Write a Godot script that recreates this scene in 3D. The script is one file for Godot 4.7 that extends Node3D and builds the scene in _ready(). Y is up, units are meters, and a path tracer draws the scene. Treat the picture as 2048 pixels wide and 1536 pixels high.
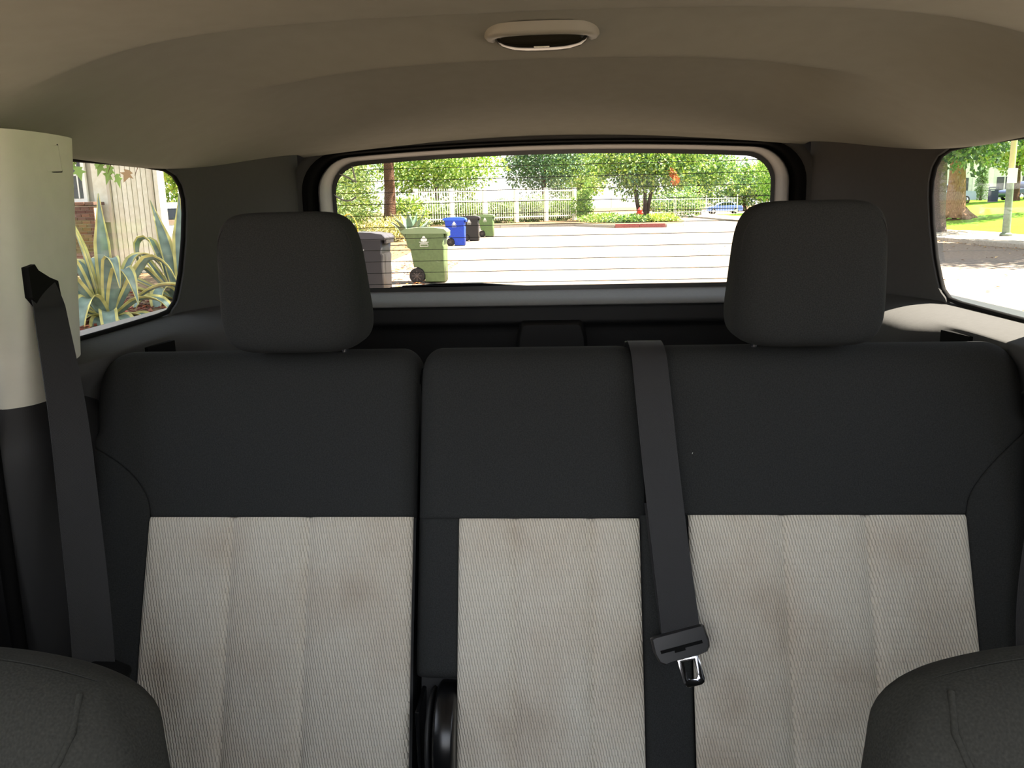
extends Node3D
# The back of a small SUV seen from between its front seats. Metres, y up; the car points to +z, so the camera looks towards -z.
# The street is at y = 0, the camera at head height inside the car.

const CAM := Vector3(0.02, 1.45, 0.0)
var M := {}
var taken := {}
var rng := RandomNumberGenerator.new()


func _ready() -> void:
	rng.seed = 11
	# ---- camera
	var cam := Camera3D.new()
	cam.name = "camera"
	cam.fov = 49.66
	cam.near = 0.02
	cam.far = 600.0
	cam.position = CAM
	cam.rotation_degrees = Vector3(-12.1, 3.4, -1.3)
	add_child(cam)
	cam.current = true
	# ---- sky, sun, exposure
	var env := Environment.new()
	env.background_mode = Environment.BG_SKY
	var sm := ProceduralSkyMaterial.new()
	sm.sky_top_color = Color(0.88, 0.92, 0.98)
	sm.sky_horizon_color = Color(1.0, 0.98, 0.95)
	sm.sky_curve = 0.2
	sm.ground_bottom_color = Color(0.55, 0.53, 0.5)
	sm.ground_horizon_color = Color(0.8, 0.8, 0.78)
	sm.sun_angle_max = 3.0
	sm.sky_energy_multiplier = 1.0
	sm.energy_multiplier = 5.2
	var sky := Sky.new()
	sky.sky_material = sm
	env.sky = sky
	env.tonemap_mode = Environment.TONE_MAPPER_LINEAR
	env.tonemap_exposure = 1.04
	env.sdfgi_enabled = true
	env.ssao_enabled = true
	env.ssil_enabled = true
	var we := WorldEnvironment.new()
	we.name = "world_environment"
	we.environment = env
	add_child(we)
	var sun := DirectionalLight3D.new()
	sun.name = "sun"
	sun.light_energy = 26.0
	sun.light_color = Color(1.0, 0.955, 0.88)
	sun.light_angular_distance = 0.53
	sun.shadow_enabled = true
	# high sun from the right hand side of the picture, a little from the rear
	var towards := Vector3(cos(deg_to_rad(64.0)) * cos(deg_to_rad(8.0)), sin(deg_to_rad(64.0)), -cos(deg_to_rad(64.0)) * sin(deg_to_rad(8.0)))
	sun.look_at_from_position(Vector3.ZERO, -towards, Vector3(0, 0, 1))
	add_child(sun)
	# ---- the place
	make_materials()
	car_shell()
	headliner()
	side_trim(-1)
	side_trim(1)
	tailgate()
	front_of_car()
	rear_seats()
	belts()
	lint()
	front_seats()
	dome_lamp()
	street()
	bins()
	left_garden()
	house()
	right_side()
	far_end()
	shade_trees()


# ------------------------------------------------------------------ naming
func numbered(called: String) -> String:
	if not taken.has(called):
		taken[called] = 0
		return called
	taken[called] += 1
	return "%s_%03d" % [called, taken[called]]


func tag(o: Node, label: String, category: String, group := "", kind := "") -> Node:
	if label: o.set_meta("label", label)
	if category: o.set_meta("category", category)
	if group: o.set_meta("group", group)
	if kind: o.set_meta("kind", kind)
	return o


func thing(called: String, label: String, category: String, at := Vector3.ZERO, turn := 0.0, group := "") -> Node3D:
	var o := Node3D.new()
	o.name = numbered(called)
	o.position = at
	o.rotation.y = turn
	add_child(o)
	tag(o, label, category, group)
	return o


func put(called: String, mesh: Mesh, m: Material, parent: Node = self, label := "") -> MeshInstance3D:
	var o := MeshInstance3D.new()
	o.mesh = mesh
	o.material_override = m
	o.cast_shadow = GeometryInstance3D.SHADOW_CASTING_SETTING_ON
	if parent == self:
		o.name = numbered(called)
		add_child(o)
	else:
		o.name = called
		parent.add_child(o, true)
	if label: o.set_meta("label", label)
	return o


func struct(called: String, mesh: Mesh, m: Material, label := "", parent: Node = self) -> MeshInstance3D:
	var o := put(called, mesh, m, parent, label)
	if parent == self: o.set_meta("kind", "structure")
	return o


# ------------------------------------------------------------------ materials
func mat(c: Color, rough := 0.8, spec := 0.5) -> StandardMaterial3D:
	var m := StandardMaterial3D.new()
	m.albedo_color = c
	m.roughness = rough
	m.metallic_specular = spec
	return m


func noise_tex(freq: float, size := 512, seed_ := 1, normal := false, strength := 4.0, ramp: Gradient = null, octaves := 3) -> NoiseTexture2D:
	var n := FastNoiseLite.new()
	n.seed = seed_
	n.noise_type = FastNoiseLite.TYPE_SIMPLEX_SMOOTH
	n.frequency = freq
	n.fractal_octaves = octaves
	var t := NoiseTexture2D.new()
	t.width = size
	t.height = size
	t.seamless = true
	t.noise = n
	t.as_normal_map = normal
	t.bump_strength = strength
	if ramp: t.color_ramp = ramp
	return t


func ramp(cols: Array) -> Gradient:
	var g := Gradient.new()
	var offs := PackedFloat32Array()
	var cs := PackedColorArray()
	for i in cols.size():
		offs.append(float(i) / (cols.size() - 1))
		cs.append(cols[i])
	g.offsets = offs
	g.colors = cs
	return g


func grain(m: StandardMaterial3D, tex: Texture2D, scale: float, bump: Texture2D = null, bump_scale := 0.02) -> StandardMaterial3D:
	m.uv1_triplanar = true
	m.uv1_world_triplanar = true
	m.uv1_scale = Vector3.ONE * scale
	if tex: m.albedo_texture = tex
	if bump:
		m.heightmap_enabled = true
		m.heightmap_texture = bump
		m.heightmap_scale = bump_scale
	return m


func make_materials() -> void:
	var fine := noise_tex(0.09, 256, 3, false, 4.0, null, 2)
	var mottle := noise_tex(0.02, 512, 5, false, 4.0, ramp([Color(0.965, 0.965, 0.965), Color(1, 1, 1)]), 4)
	var cloth := noise_tex(0.2, 256, 9, false, 4.0, ramp([Color(0.72, 0.72, 0.72), Color(1, 1, 1)]), 2)
	M.headliner = grain(mat(Color(0.575, 0.57, 0.53), 0.95, 0.2), mottle, 2.0, fine, 0.02)
	M.pillar = grain(mat(Color(0.86, 0.855, 0.80), 0.6), mottle, 2.5, fine, 0.012)
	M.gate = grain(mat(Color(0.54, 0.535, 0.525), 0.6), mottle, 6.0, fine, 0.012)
	M.trim = grain(mat(Color(0.30, 0.30, 0.297), 0.8, 0.22), mottle, 6.0, fine, 0.015)
	M.trim_black = grain(mat(Color(0.115, 0.115, 0.12), 0.6), mottle, 6.0, fine, 0.012)
	M.rubber = mat(Color(0.045, 0.045, 0.045), 0.85, 0.25)
	M.frit = mat(Color(0.03, 0.03, 0.03), 0.35)
	M.black_gloss = mat(Color(0.06, 0.06, 0.065), 0.28)
	M.dark_cloth = grain(mat(Color(0.215, 0.22, 0.22), 1.0, 0.2), cloth, 9.0, fine, 0.02)
	M.dark_cloth.rim_enabled = true
	M.dark_cloth.rim = 0.08
	M.dark_cloth.rim_tint = 0.6
	M.front_cloth = grain(mat(Color(0.23, 0.23, 0.215), 1.0, 0.2), cloth, 9.0, fine, 0.02)
	M.belt = mat(Color(0.19, 0.19, 0.195), 0.7, 0.4)
	M.belt.heightmap_enabled = true
	M.belt.heightmap_texture = belt_weave()
	M.belt.heightmap_scale = 0.03
	var weave := seat_weave()
	M.insert = mat(Color(1, 1, 1), 0.95, 0.2)
	M.insert.albedo_texture = weave[0]
	M.insert.heightmap_enabled = true
	M.insert.heightmap_texture = weave[1]
	M.insert.heightmap_scale = 0.2
	M.insert.detail_enabled = true
	M.insert.detail_uv_layer = BaseMaterial3D.DETAIL_UV_2
	M.insert.detail_blend_mode = BaseMaterial3D.BLEND_MODE_MUL
	M.insert.detail_albedo = noise_tex(0.008, 512, 21, false, 4.0, ramp([Color(0.88, 0.85, 0.83), Color(0.97, 0.955, 0.945), Color(1, 1, 1), Color(1, 1, 1)]), 4)
	M.chrome = mat(Color(0.85, 0.86, 0.9), 0.12)
	M.chrome.metallic = 1.0
	M.buckle = mat(Color(0.15, 0.15, 0.155), 0.35)
	M.stitch = mat(Color(0.62, 0.61, 0.57), 0.9)
	M.stitch_dark = mat(Color(0.13, 0.13, 0.13), 0.9)
	M.lamp_lens = mat(Color(0.13, 0.125, 0.10), 0.10, 0.25)
	M.bezel = mat(Color(0.56, 0.55, 0.505), 0.5)
	M.white_paint = mat(Color(0.93, 0.93, 0.9), 0.6)
	M.tint = mat(Color(0.0, 0.0, 0.0, 0.58), 0.02)
	M.tint.metallic_specular = 0.22
	M.tint.transparency = BaseMaterial3D.TRANSPARENCY_ALPHA
	M.clear = mat(Color(0.0, 0.0, 0.0, 0.10), 0.02)
	M.clear.transparency = BaseMaterial3D.TRANSPARENCY_ALPHA
	M.carpet = grain(mat(Color(0.12, 0.12, 0.12), 1.0, 0.2), cloth, 8.0)
	M.body_paint = mat(Color(0.25, 0.26, 0.28), 0.3)


func seat_weave() -> Array:
	# knitted cells: staggered upright ovals, 4 columns and 2 rows to the tile
	var w := 256
	var h := 256
	var a := Image.create(w, h, false, Image.FORMAT_RGB8)
	var b := Image.create(w, h, false, Image.FORMAT_RGB8)
	var r := RandomNumberGenerator.new()
	r.seed = 4
	for y in h:
		for x in w:
			var best := 9.0
			for row in range(-1, 3):
				var cy := (row + 0.5) * 128.0
				for col in range(-1, 6):
					var cx := (col + 0.5 + (0.5 if posmod(row, 2) == 1 else 0.0)) * 64.0
					var dx := absf(x - cx - (y - cy) * 0.10) / 31.0
					var dy := absf(y - cy) / 92.0
					best = minf(best, pow(dx, 1.7) + pow(dy, 2.4))
			var hgt := clampf(1.15 - best, 0.0, 1.0)
			hgt = sqrt(hgt)
			b.set_pixel(x, y, Color(hgt, hgt, hgt))
			var k := 0.93 + 0.07 * r.randf()
			a.set_pixel(x, y, Color(0.845 * k, 0.822 * k, 0.768 * k))
	return [ImageTexture.create_from_image(a), ImageTexture.create_from_image(b)]


func belt_weave() -> Texture2D:
	var b := Image.create(64, 64, false, Image.FORMAT_RGB8)
	for y in 64:
		for x in 64:
			var v := 0.5 + 0.5 * sin(x * TAU / 8.0 + (PI if (y / 8) % 2 == 0 else 0.0))
			b.set_pixel(x, y, Color(v, v, v))
	return ImageTexture.create_from_image(b)


# ------------------------------------------------------------------ mesh helpers
func mesh_of(p: PackedVector3Array, idx: PackedInt32Array, uv := PackedVector2Array(), col := PackedColorArray(), uv2 := PackedVector2Array()) -> ArrayMesh:
	var n := PackedVector3Array()
	n.resize(p.size())
	for k in range(0, idx.size(), 3):
		var a := p[idx[k]]
		var f := (p[idx[k + 2]] - a).cross(p[idx[k + 1]] - a)
		n[idx[k]] += f
		n[idx[k + 1]] += f
		n[idx[k + 2]] += f
	for k in n.size():
		n[k] = n[k].normalized() if n[k].length_squared() > 1e-20 else Vector3.UP
	var arr := []
	arr.resize(Mesh.ARRAY_MAX)
	arr[Mesh.ARRAY_VERTEX] = p
	arr[Mesh.ARRAY_NORMAL] = n
	arr[Mesh.ARRAY_INDEX] = idx
	if uv.size() == p.size(): arr[Mesh.ARRAY_TEX_UV] = uv
	if uv2.size() == p.size(): arr[Mesh.ARRAY_TEX_UV2] = uv2
	if col.size() == p.size(): arr[Mesh.ARRAY_COLOR] = col
	var m := ArrayMesh.new()
	m.add_surface_from_arrays(Mesh.PRIMITIVE_TRIANGLES, arr)
	return m


# a sheet: f(u, v) for u and v in 0..1; seen from its front, u runs right and v runs up
func sheet(nu: int, nv: int, f: Callable, uvf = null, thick := 0.0, uv2f = null, colf = null) -> ArrayMesh:
	var p := PackedVector3Array()
	var uv := PackedVector2Array()
	var uv2 := PackedVector2Array()
	var col := PackedColorArray()
	var idx := PackedInt32Array()
	for j in nv + 1:
		for i in nu + 1:
			var u := float(i) / nu
			var v := float(j) / nv
			p.append(f.call(u, v))
			if uvf != null: uv.append(uvf.call(u, v))
			if uv2f != null: uv2.append(uv2f.call(u, v))
			if colf != null: col.append(colf.call(u, v))
	var w := nu + 1
	for j in nv:
		for i in nu:
			var a := j * w + i
			idx.append_array([a, a + w, a + w + 1, a, a + w + 1, a + 1])
	if thick != 0.0:
		var nrm := PackedVector3Array()
		nrm.resize(p.size())
		for k in range(0, idx.size(), 3):
			var fn := (p[idx[k + 2]] - p[idx[k]]).cross(p[idx[k + 1]] - p[idx[k]])
			for q in 3: nrm[idx[k + q]] += fn
		var base := p.size()
		for k in base:
			p.append(p[k] - nrm[k].normalized() * thick)
			if uv.size(): uv.append(uv[k])
			if uv2.size(): uv2.append(uv2[k])
			if col.size(): col.append(col[k])
		for j in nv:
			for i in nu:
				var a := base + j * w + i
				idx.append_array([a, a + w + 1, a + w, a, a + 1, a + w + 1])
		# the rim, with vertices of its own
		var rim := []
		for i in nu: rim.append([i, i + 1])
		for j in nv: rim.append([j * w + nu, (j + 1) * w + nu])
		for i in nu: rim.append([nv * w + nu - i, nv * w + nu - i - 1])
		for j in nv: rim.append([(nv - j) * w, (nv - j - 1) * w])
		for e in rim:
			var s := p.size()
			for k in [e[0], e[1], e[0] + base, e[1] + base]:
				p.append(p[k])
				if uv.size(): uv.append(uv[k])
				if uv2.size(): uv2.append(uv2[k])
				if col.size(): col.append(col[k])
			idx.append_array([s, s + 1, s + 3, s, s + 3, s + 2])
	return mesh_of(p, idx, uv, col, uv2)


# loops of the same number of points, joined one to the next; seen from outside with the loops rising, points run to the right
func loft(loops: Array, closed := true, caps := false, hard := false) -> ArrayMesh:
	var p := PackedVector3Array()
	var idx := PackedInt32Array()
	var n: int = loops[0].size()
	var last := n if closed else n - 1
	if hard:
		for j in loops.size() - 1:
			var s := p.size()
			for q in [loops[j], loops[j + 1]]:
				for v in q: p.append(v)
			for i in last:
				var a := s + i
				var b := s + (i + 1) % n
				idx.append_array([a, a + n, b + n, a, b + n, b])
	else:
		for l in loops:
			for v in l: p.append(v)
		for j in loops.size() - 1:
			for i in last:
				var a := j * n + i
				var b := j * n + (i + 1) % n
				idx.append_array([a, a + n, b + n, a, b + n, b])
	if caps:
		for e in [0, loops.size() - 1]:
			var s := p.size()
			var c := Vector3.ZERO
			for v in loops[e]:
				p.append(v)
				c += v
			p.append(c / n)
			for i in n:
				if e == 0: idx.append_array([s + i, s + (i + 1) % n, s + n])
				else: idx.append_array([s + i, s + n, s + (i + 1) % n])
	return mesh_of(p, idx)


# box with rounded edges
func rbox(size: Vector3, r := 0.01, seg := 2, at := Vector3.ZERO, basis := Basis()) -> ArrayMesh:
	var p := PackedVector3Array()
	var idx := PackedInt32Array()
	var half := size / 2.0
	r = minf(r, minf(half.x, minf(half.y, half.z)))
	var inner := half - Vector3.ONE * r
	for f in 6:
		var ax := f / 2
		var sg := 1.0 if f % 2 == 0 else -1.0
		var n := Vector3.ZERO
		n[ax] = sg
		var a := Vector3.ZERO
		a[(ax + 1) % 3] = 1.0
		var b := n.cross(a)
		var ts := []
		for k in seg + 1: ts.append([-1.0, -1.0 + float(k) / seg])
		for k in seg + 1: ts.append([1.0, float(k) / seg])
		var w: int = ts.size()
		var s := p.size()
		for tb in ts:
			for ta in ts:
				var dir: Vector3 = n + a * tan(ta[1] * PI / 4) + b * tan(tb[1] * PI / 4)
				var c: Vector3 = n * inner.abs()[ax] + a * ta[0] * inner[(ax + 1) % 3] + b * tb[0] * (inner[(ax + 2) % 3])
				p.append(at + basis * (c + dir.normalized() * r))
		for j in w - 1:
			for i in w - 1:
				var q := s + j * w + i
				idx.append_array([q, q + w, q + w + 1, q, q + w + 1, q + 1])
	return mesh_of(p, idx)


func join(list: Array) -> ArrayMesh:
	var st := SurfaceTool.new()
	st.begin(Mesh.PRIMITIVE_TRIANGLES)
	for m in list:
		if m is Array: st.append_from(m[0], 0, m[1])
		else: st.append_from(m, 0, Transform3D())
	return st.commit()


func box(size: Vector3, at := Vector3.ZERO, basis := Basis()) -> ArrayMesh:
	var st := SurfaceTool.new()
	st.begin(Mesh.PRIMITIVE_TRIANGLES)
	var b := BoxMesh.new()
	b.size = size
	st.append_from(b, 0, Transform3D(basis, at))
	return st.commit()


func tube(pts: Array, radii, sides := 8, capped := true) -> ArrayMesh:
	var loops := []
	var side := Vector3.ZERO
	for k in pts.size():
		var t: Vector3 = (pts[mini(k + 1, pts.size() - 1)] - pts[maxi(k - 1, 0)]).normalized()
		if side == Vector3.ZERO: side = t.cross(Vector3.UP if absf(t.y) < 0.9 else Vector3.RIGHT).normalized()
		side = (side - t * side.dot(t)).normalized()
		var up := side.cross(t)
		var r: float = radii[k] if radii is Array else radii
		var l := PackedVector3Array()
		for i in sides:
			var a := -TAU * i / sides
			l.append(pts[k] + (side * cos(a) + up * sin(a)) * r)
		loops.append(l)
	return loft(loops, true, capped)


# profile of (radius, height) turned round y
func lathe(prof: Array, segs := 24, scale := Vector3.ONE) -> ArrayMesh:
	var loops := []
	for q in prof:
		var l := PackedVector3Array()
		for i in segs:
			var a := -TAU * i / segs
			l.append(Vector3(q[0] * cos(a), q[1], q[0] * sin(a)) * scale)
		loops.append(l)
	return loft(loops, true, true)


# outline in the xy plane given a depth along z, centred on z = 0
func prism(poly: PackedVector2Array, depth: float, bevel := 0.0) -> ArrayMesh:
	if Geometry2D.is_polygon_clockwise(poly): poly.reverse()
	var p := PackedVector3Array()
	var idx := PackedInt32Array()
	var tri := Geometry2D.triangulate_polygon(poly)
	var n := poly.size()
	for sgn in [1.0, -1.0]:
		var s := p.size()
		for v in poly: p.append(Vector3(v.x, v.y, sgn * depth / 2))
		for k in range(0, tri.size(), 3):
			var t := [tri[k], tri[k + 1], tri[k + 2]]
			var cw := (poly[t[1]] - poly[t[0]]).cross(poly[t[2]] - poly[t[0]]) < 0
			if cw != (sgn > 0): t.reverse()
			idx.append_array([s + t[0], s + t[1], s + t[2]])
	for i in n:
		var a := poly[i]
		var b := poly[(i + 1) % n]
		var s := p.size()
		p.append_array([Vector3(a.x, a.y, depth / 2), Vector3(b.x, b.y, depth / 2), Vector3(b.x, b.y, -depth / 2), Vector3(a.x, a.y, -depth / 2)])
		idx.append_array([s, s + 1, s + 2, s, s + 2, s + 3])
	return mesh_of(p, idx)


func moved(m: Mesh, t: Transform3D) -> ArrayMesh:
	return join([[m, t]])


func curve(keys: Array, x: float) -> float:
	# smooth interpolation through (x, y) keys in rising x
	if x <= keys[0][0]: return keys[0][1]
	for k in keys.size() - 1:
		if x <= keys[k + 1][0]:
			var t: float = (x - keys[k][0]) / (keys[k + 1][0] - keys[k][0])
			var y0: float = keys[maxi(k - 1, 0)][1]
			var y3: float = keys[mini(k + 2, keys.size() - 1)][1]
			var x0: float = keys[maxi(k - 1, 0)][0]
			var x3: float = keys[mini(k + 2, keys.size() - 1)][0]
			var d: float = keys[k + 1][0] - keys[k][0]
			var m0: float = (keys[k + 1][1] - y0) / maxf(keys[k + 1][0] - x0, 1e-6) * d
			var m1: float = (y3 - keys[k][1]) / maxf(x3 - keys[k][0], 1e-6) * d
			var t2 := t * t
			var t3 := t2 * t
			return (2 * t3 - 3 * t2 + 1) * keys[k][1] + (t3 - 2 * t2 + t) * m0 + (-2 * t3 + 3 * t2) * keys[k + 1][1] + (t3 - t2) * m1
	return keys[-1][1]


func steps(keys: Array, x: float) -> float:
	# straight interpolation
	if x <= keys[0][0]: return keys[0][1]
	for k in keys.size() - 1:
		if x <= keys[k + 1][0]: return lerpf(keys[k][1], keys[k + 1][1], (x - keys[k][0]) / (keys[k + 1][0] - keys[k][0]))
	return keys[-1][1]


# rounded rectangle in the xy plane, counter-clockwise from the middle of the right side
func rrect(hw: float, y0: float, y1: float, rt: float, rb: float, arch := 0.0, n := 8) -> PackedVector2Array:
	var out := PackedVector2Array()
	for k in n: out.append(Vector2(hw, lerpf(y0 + rb, y1 - rt, float(k) / n)))
	for c in [[hw - rt, y1 - rt, rt, 0.0], [-hw + rt, y1 - rt, rt, 0.5], [-hw + rb, y0 + rb, rb, 1.0], [hw - rb, y0 + rb, rb, 1.5]]:
		for k in n:
			var a: float = PI * (c[3] + 0.5 * k / n)
			out.append(Vector2(c[0] + c[2] * cos(a), c[1] + c[2] * sin(a)))
		if c[3] == 0.0:
			for k in n * 2: out.append(Vector2(lerpf(hw - rt, -hw + rt, float(k) / (n * 2)), y1))
		elif c[3] == 0.5:
			for k in n: out.append(Vector2(-hw, lerpf(y1 - rt, y0 + rb, float(k) / n)))
		elif c[3] == 1.0:
			for k in n * 2: out.append(Vector2(lerpf(-hw + rb, hw - rb, float(k) / (n * 2)), y0))
	if arch != 0.0:
		for k in out.size():
			var t := clampf((out[k].y - y0) / (y1 - y0), 0.0, 1.0)
			out[k].y -= arch * t * pow(absf(out[k].x) / hw, 2.0)
	return out


# ------------------------------------------------------------------ the car: shell
func node(called: String, label := "") -> Node3D:
	var o := Node3D.new()
	o.name = numbered(called)
	add_child(o)
	o.set_meta("kind", "structure")
	if label: o.set_meta("label", label)
	return o


var walls := {}


func car_shell() -> void:
	struct("floor", box(Vector3(1.56, 0.05, 3.0), Vector3(0, 0.30, -0.75)), M.carpet, "dark carpeted car floor")
	for s in [-1, 1]:
		var w := node("wall_left" if s < 0 else "wall_right", "dark side wall of the car with its trim panels")
		walls[s] = w
		# steel sides up to the window line, pillars and roof rail
		put("side_panel", box(Vector3(0.05, 0.955, 2.95), Vector3(s * 0.755, 0.785, -0.725)), M.body_paint, w)
		put("roof_rail", rbox(Vector3(0.03, 0.19, 2.22), 0.012, 2, Vector3(s * 0.728, 1.642, -1.09)), M.body_paint, w)
		var d := PackedVector2Array([Vector2(-2.17, 1.24), Vector2(-1.63, 1.24), Vector2(-1.69, 1.40), Vector2(-1.70, 1.49), Vector2(-1.66, 1.56), Vector2(-2.12, 1.62)])
		put("rear_pillar", moved(prism(d, 0.02), Transform3D(Basis(Vector3(0, 0, 1), Vector3(0, 1, 0), Vector3(-1, 0, 0)), Vector3(s * 0.733, 0, 0))), M.body_paint, w)
		put("centre_pillar", rbox(Vector3(0.04, 0.36, 0.22), 0.01, 1, Vector3(s * 0.75, 1.41, -1.085)), M.body_paint, w)
		put("door_pillar", rbox(Vector3(0.05, 0.36, 0.12), 0.012, 1, Vector3(s * 0.735, 1.41, -0.26)), M.pillar, w)
		var ap := PackedVector2Array([Vector2(0.05, 1.62), Vector2(0.12, 1.62), Vector2(0.75, 1.05), Vector2(0.62, 1.05)])
		put("windscreen_pillar", moved(prism(ap, 0.07), Transform3D(Basis(Vector3(0, 0, 1), Vector3(0, 1, 0), Vector3(-1, 0, 0)), Vector3(s * 0.72, 0, 0))), M.pillar, w)
		# door linings
		put("rear_door_lining", rbox(Vector3(0.06, 0.80, 0.72), 0.02, 2, Vector3(s * 0.72, 0.84, -0.56)), M.trim_black, w)
		put("front_door_lining", rbox(Vector3(0.06, 0.80, 0.92), 0.02, 2, Vector3(s * 0.72, 0.84, 0.27)), M.trim_black, w)
		# door glass
		var g := PackedVector2Array([Vector2(-0.975, 1.22), Vector2(-0.31, 1.22), Vector2(-0.31, 1.56), Vector2(-0.975, 1.56)])
		pane("window_%d" % (2 if s < 0 else 5), g, s * 0.75, M.clear, "rear door window")
		g = PackedVector2Array([Vector2(-0.21, 1.22), Vector2(0.55, 1.22), Vector2(0.12, 1.56), Vector2(-0.21, 1.56)])
		pane("window_%d" % (3 if s < 0 else 6), g, s * 0.75, M.clear, "front door window")
	var rear := node("wall_rear", "dark rear wall of the car around the tailgate")
	walls[0] = rear
	put("rear_panel", box(Vector3(1.5, 0.90, 0.04), Vector3(0, 0.76, -2.20)), M.body_paint, rear)
	put("rear_header", rbox(Vector3(1.5, 0.13, 0.20), 0.02, 2, Vector3(0, 1.675, -2.13)), M.body_paint, rear)
	for s in [-1, 1]:
		put("rear_side_panel", box(Vector3(0.19, 0.55, 0.04), Vector3(s * 0.665, 1.42, -2.19)), M.body_paint, rear)


func pane(called: String, poly: PackedVector2Array, x: float, m: Material, label: String) -> MeshInstance3D:
	# a sheet of glass in a plane of constant x; poly holds (z, y)
	var tri := Geometry2D.triangulate_polygon(poly)
	var p := PackedVector3Array()
	for q in poly: p.append(Vector3(x, q.y, q.x))
	return struct(called, mesh_of(p, tri), m, label)


func front_of_car() -> void:
	var w := node("wall_front", "front end of the car with its dashboard")
	put("dashboard", rbox(Vector3(1.46, 0.40, 0.42), 0.06, 4, Vector3(0, 0.84, 0.56)), M.trim_black, w)
	put("firewall", box(Vector3(1.5, 0.75, 0.04), Vector3(0, 0.68, 0.76)), M.trim_black, w)
	put("front_header", rbox(Vector3(1.46, 0.07, 0.10), 0.02, 2, Vector3(0, 1.635, 0.08)), M.pillar, w)
	var p := PackedVector3Array([Vector3(-0.70, 1.61, 0.12), Vector3(0.70, 1.61, 0.12), Vector3(0.72, 1.03, 0.76), Vector3(-0.72, 1.03, 0.76)])
	struct("window_4", mesh_of(p, PackedInt32Array([0, 1, 2, 0, 2, 3])), M.clear, "windscreen behind the viewer")


# ------------------------------------------------------------------ headliner
func roof_y(x: float, z: float) -> float:
	var half := steps([[-2.2, 0.585], [-1.97, 0.585], [-1.55, 0.70], [1.0, 0.70]], z)
	var a := clampf(absf(x) / half, 0.0, 1.0)
	var edge := curve([[-2.2, 1.572], [-1.97, 1.577], [-1.58, 1.533], [-1.2, 1.534], [0.2, 1.54]], z)
	var mid := curve([[-2.05, 1.611], [-1.9, 1.630], [-1.7, 1.645], [-1.5, 1.653], [-1.2, 1.655], [-0.9, 1.650], [0.2, 1.62]], z)
	var g := lerpf(pow(a, 4.5), pow(a, 1.9), smoothstep(-1.3, -2.0, z))
	return lerpf(mid, edge, g)


func roof_detail(x: float, z: float) -> float:
	# pressed ribs: the front bow ends in a step, then a rounded rib that carries the lamp, then a second hollow
	var k := 0.0
	var swell := 0.05 * exp(-pow((x - 0.0) / 0.125, 4.0))
	var m1 := smoothstep(-0.62, -0.40, x) * (1.0 - smoothstep(0.46, 0.66, x))
	var m2 := smoothstep(-0.50, -0.36, x) * (1.0 - smoothstep(0.36, 0.52, x))
	var mid := 1.0 - smoothstep(0.52, 0.68, absf(x))
	var z1 := -0.870 - 0.26 * x * x
	var z2 := -1.020 - 0.30 * x * x + swell * 0.9
	var z3 := -1.205 - 0.62 * x * x
	var z4 := z3 - 0.165
	if z >= z1:
		k = -0.014 * mid
	elif z >= z2:
		k = lerpf(-0.014 * mid, 0.026 * m1, sin(PI / 2 * (z1 - z) / (z1 - z2)))
	elif z >= z3:
		var q := (z2 - z) / (z2 - z3)
		k = lerpf(0.026 * m1, -0.010 * m2, q * q * (1.6 - 0.6 * q))
	elif z >= z4:
		k = lerpf(-0.010 * m2, 0.034 * m2, sin(PI / 2 * (z3 - z) / (z3 - z4)))
	else:
		k = 0.034 * m2 * (1.0 - smoothstep(z4, z4 - 0.34, z))
	return k


func headliner() -> void:
	var f := func(u: float, v: float) -> Vector3:
		var z := lerpf(-2.035, 0.14, v)
		var half := steps([[-2.2, 0.585], [-1.97, 0.592], [-1.55, 0.712], [1.0, 0.712]], z)
		var a := -1.0 + 2.0 * u
		var x := half * a
		var edge_turn := 0.012 * smoothstep(0.02, 0.0, v)
		return Vector3(x, roof_y(x, z) + roof_detail(x, z) - edge_turn * 0.3, z)
	var c := struct("ceiling", sheet(150, 300, f, null, 0.008), M.headliner, "beige fabric headliner with pressed ribs")
	put("roof_panel", rbox(Vector3(1.5, 0.03, 2.3), 0.01, 1, Vector3(0, 1.725, -1.05)), M.body_paint, c)


func dome_lamp() -> void:
	var c := Vector3(0.001, roof_y(0, -1.12) + roof_detail(0, -1.12) - 0.001, -1.135)
	var t := thing("dome_lamp", "oval beige dome lamp with dark lens set in the headliner", "lamp", c)
	t.rotation.x = 0.05
	var oval := func(rx: float, rz: float, y: float) -> PackedVector3Array:
		var l := PackedVector3Array()
		for i in 56:
			var a := -TAU * i / 56
			var q := Vector2(signf(cos(a)) * pow(absf(cos(a)), 0.72), signf(sin(a)) * pow(absf(sin(a)), 0.86))
			l.append(Vector3(q.x * rx, y, q.y * rz))
		return l
	# the frame stands a little below the headliner and dishes in to the lens
	put("bezel", loft([oval.call(0.060, 0.040, -0.001), oval.call(0.0615, 0.042, -0.0035), oval.call(0.065, 0.047, -0.0045), oval.call(0.070, 0.054, -0.0035), oval.call(0.0735, 0.0585, 0.0), oval.call(0.0745, 0.060, 0.010)]), M.bezel, t)
	var lens := put("lens", loft([oval.call(0.002, 0.002, -0.0165), oval.call(0.020, 0.014, -0.0162), oval.call(0.036, 0.025, -0.0150), oval.call(0.050, 0.034, -0.0115), oval.call(0.0572, 0.0388, -0.007), oval.call(0.0602, 0.0405, -0.001)], true, true), M.lamp_lens, t, "dark translucent lens")
	put("lens_highlight", rbox(Vector3(0.02, 0.002, 0.003), 0.001, 1, Vector3(0.0, -0.0150, 0.0235)), M.white_paint, lens)  # painted highlight: white bar in place of the bright reflection on the lens


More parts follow.
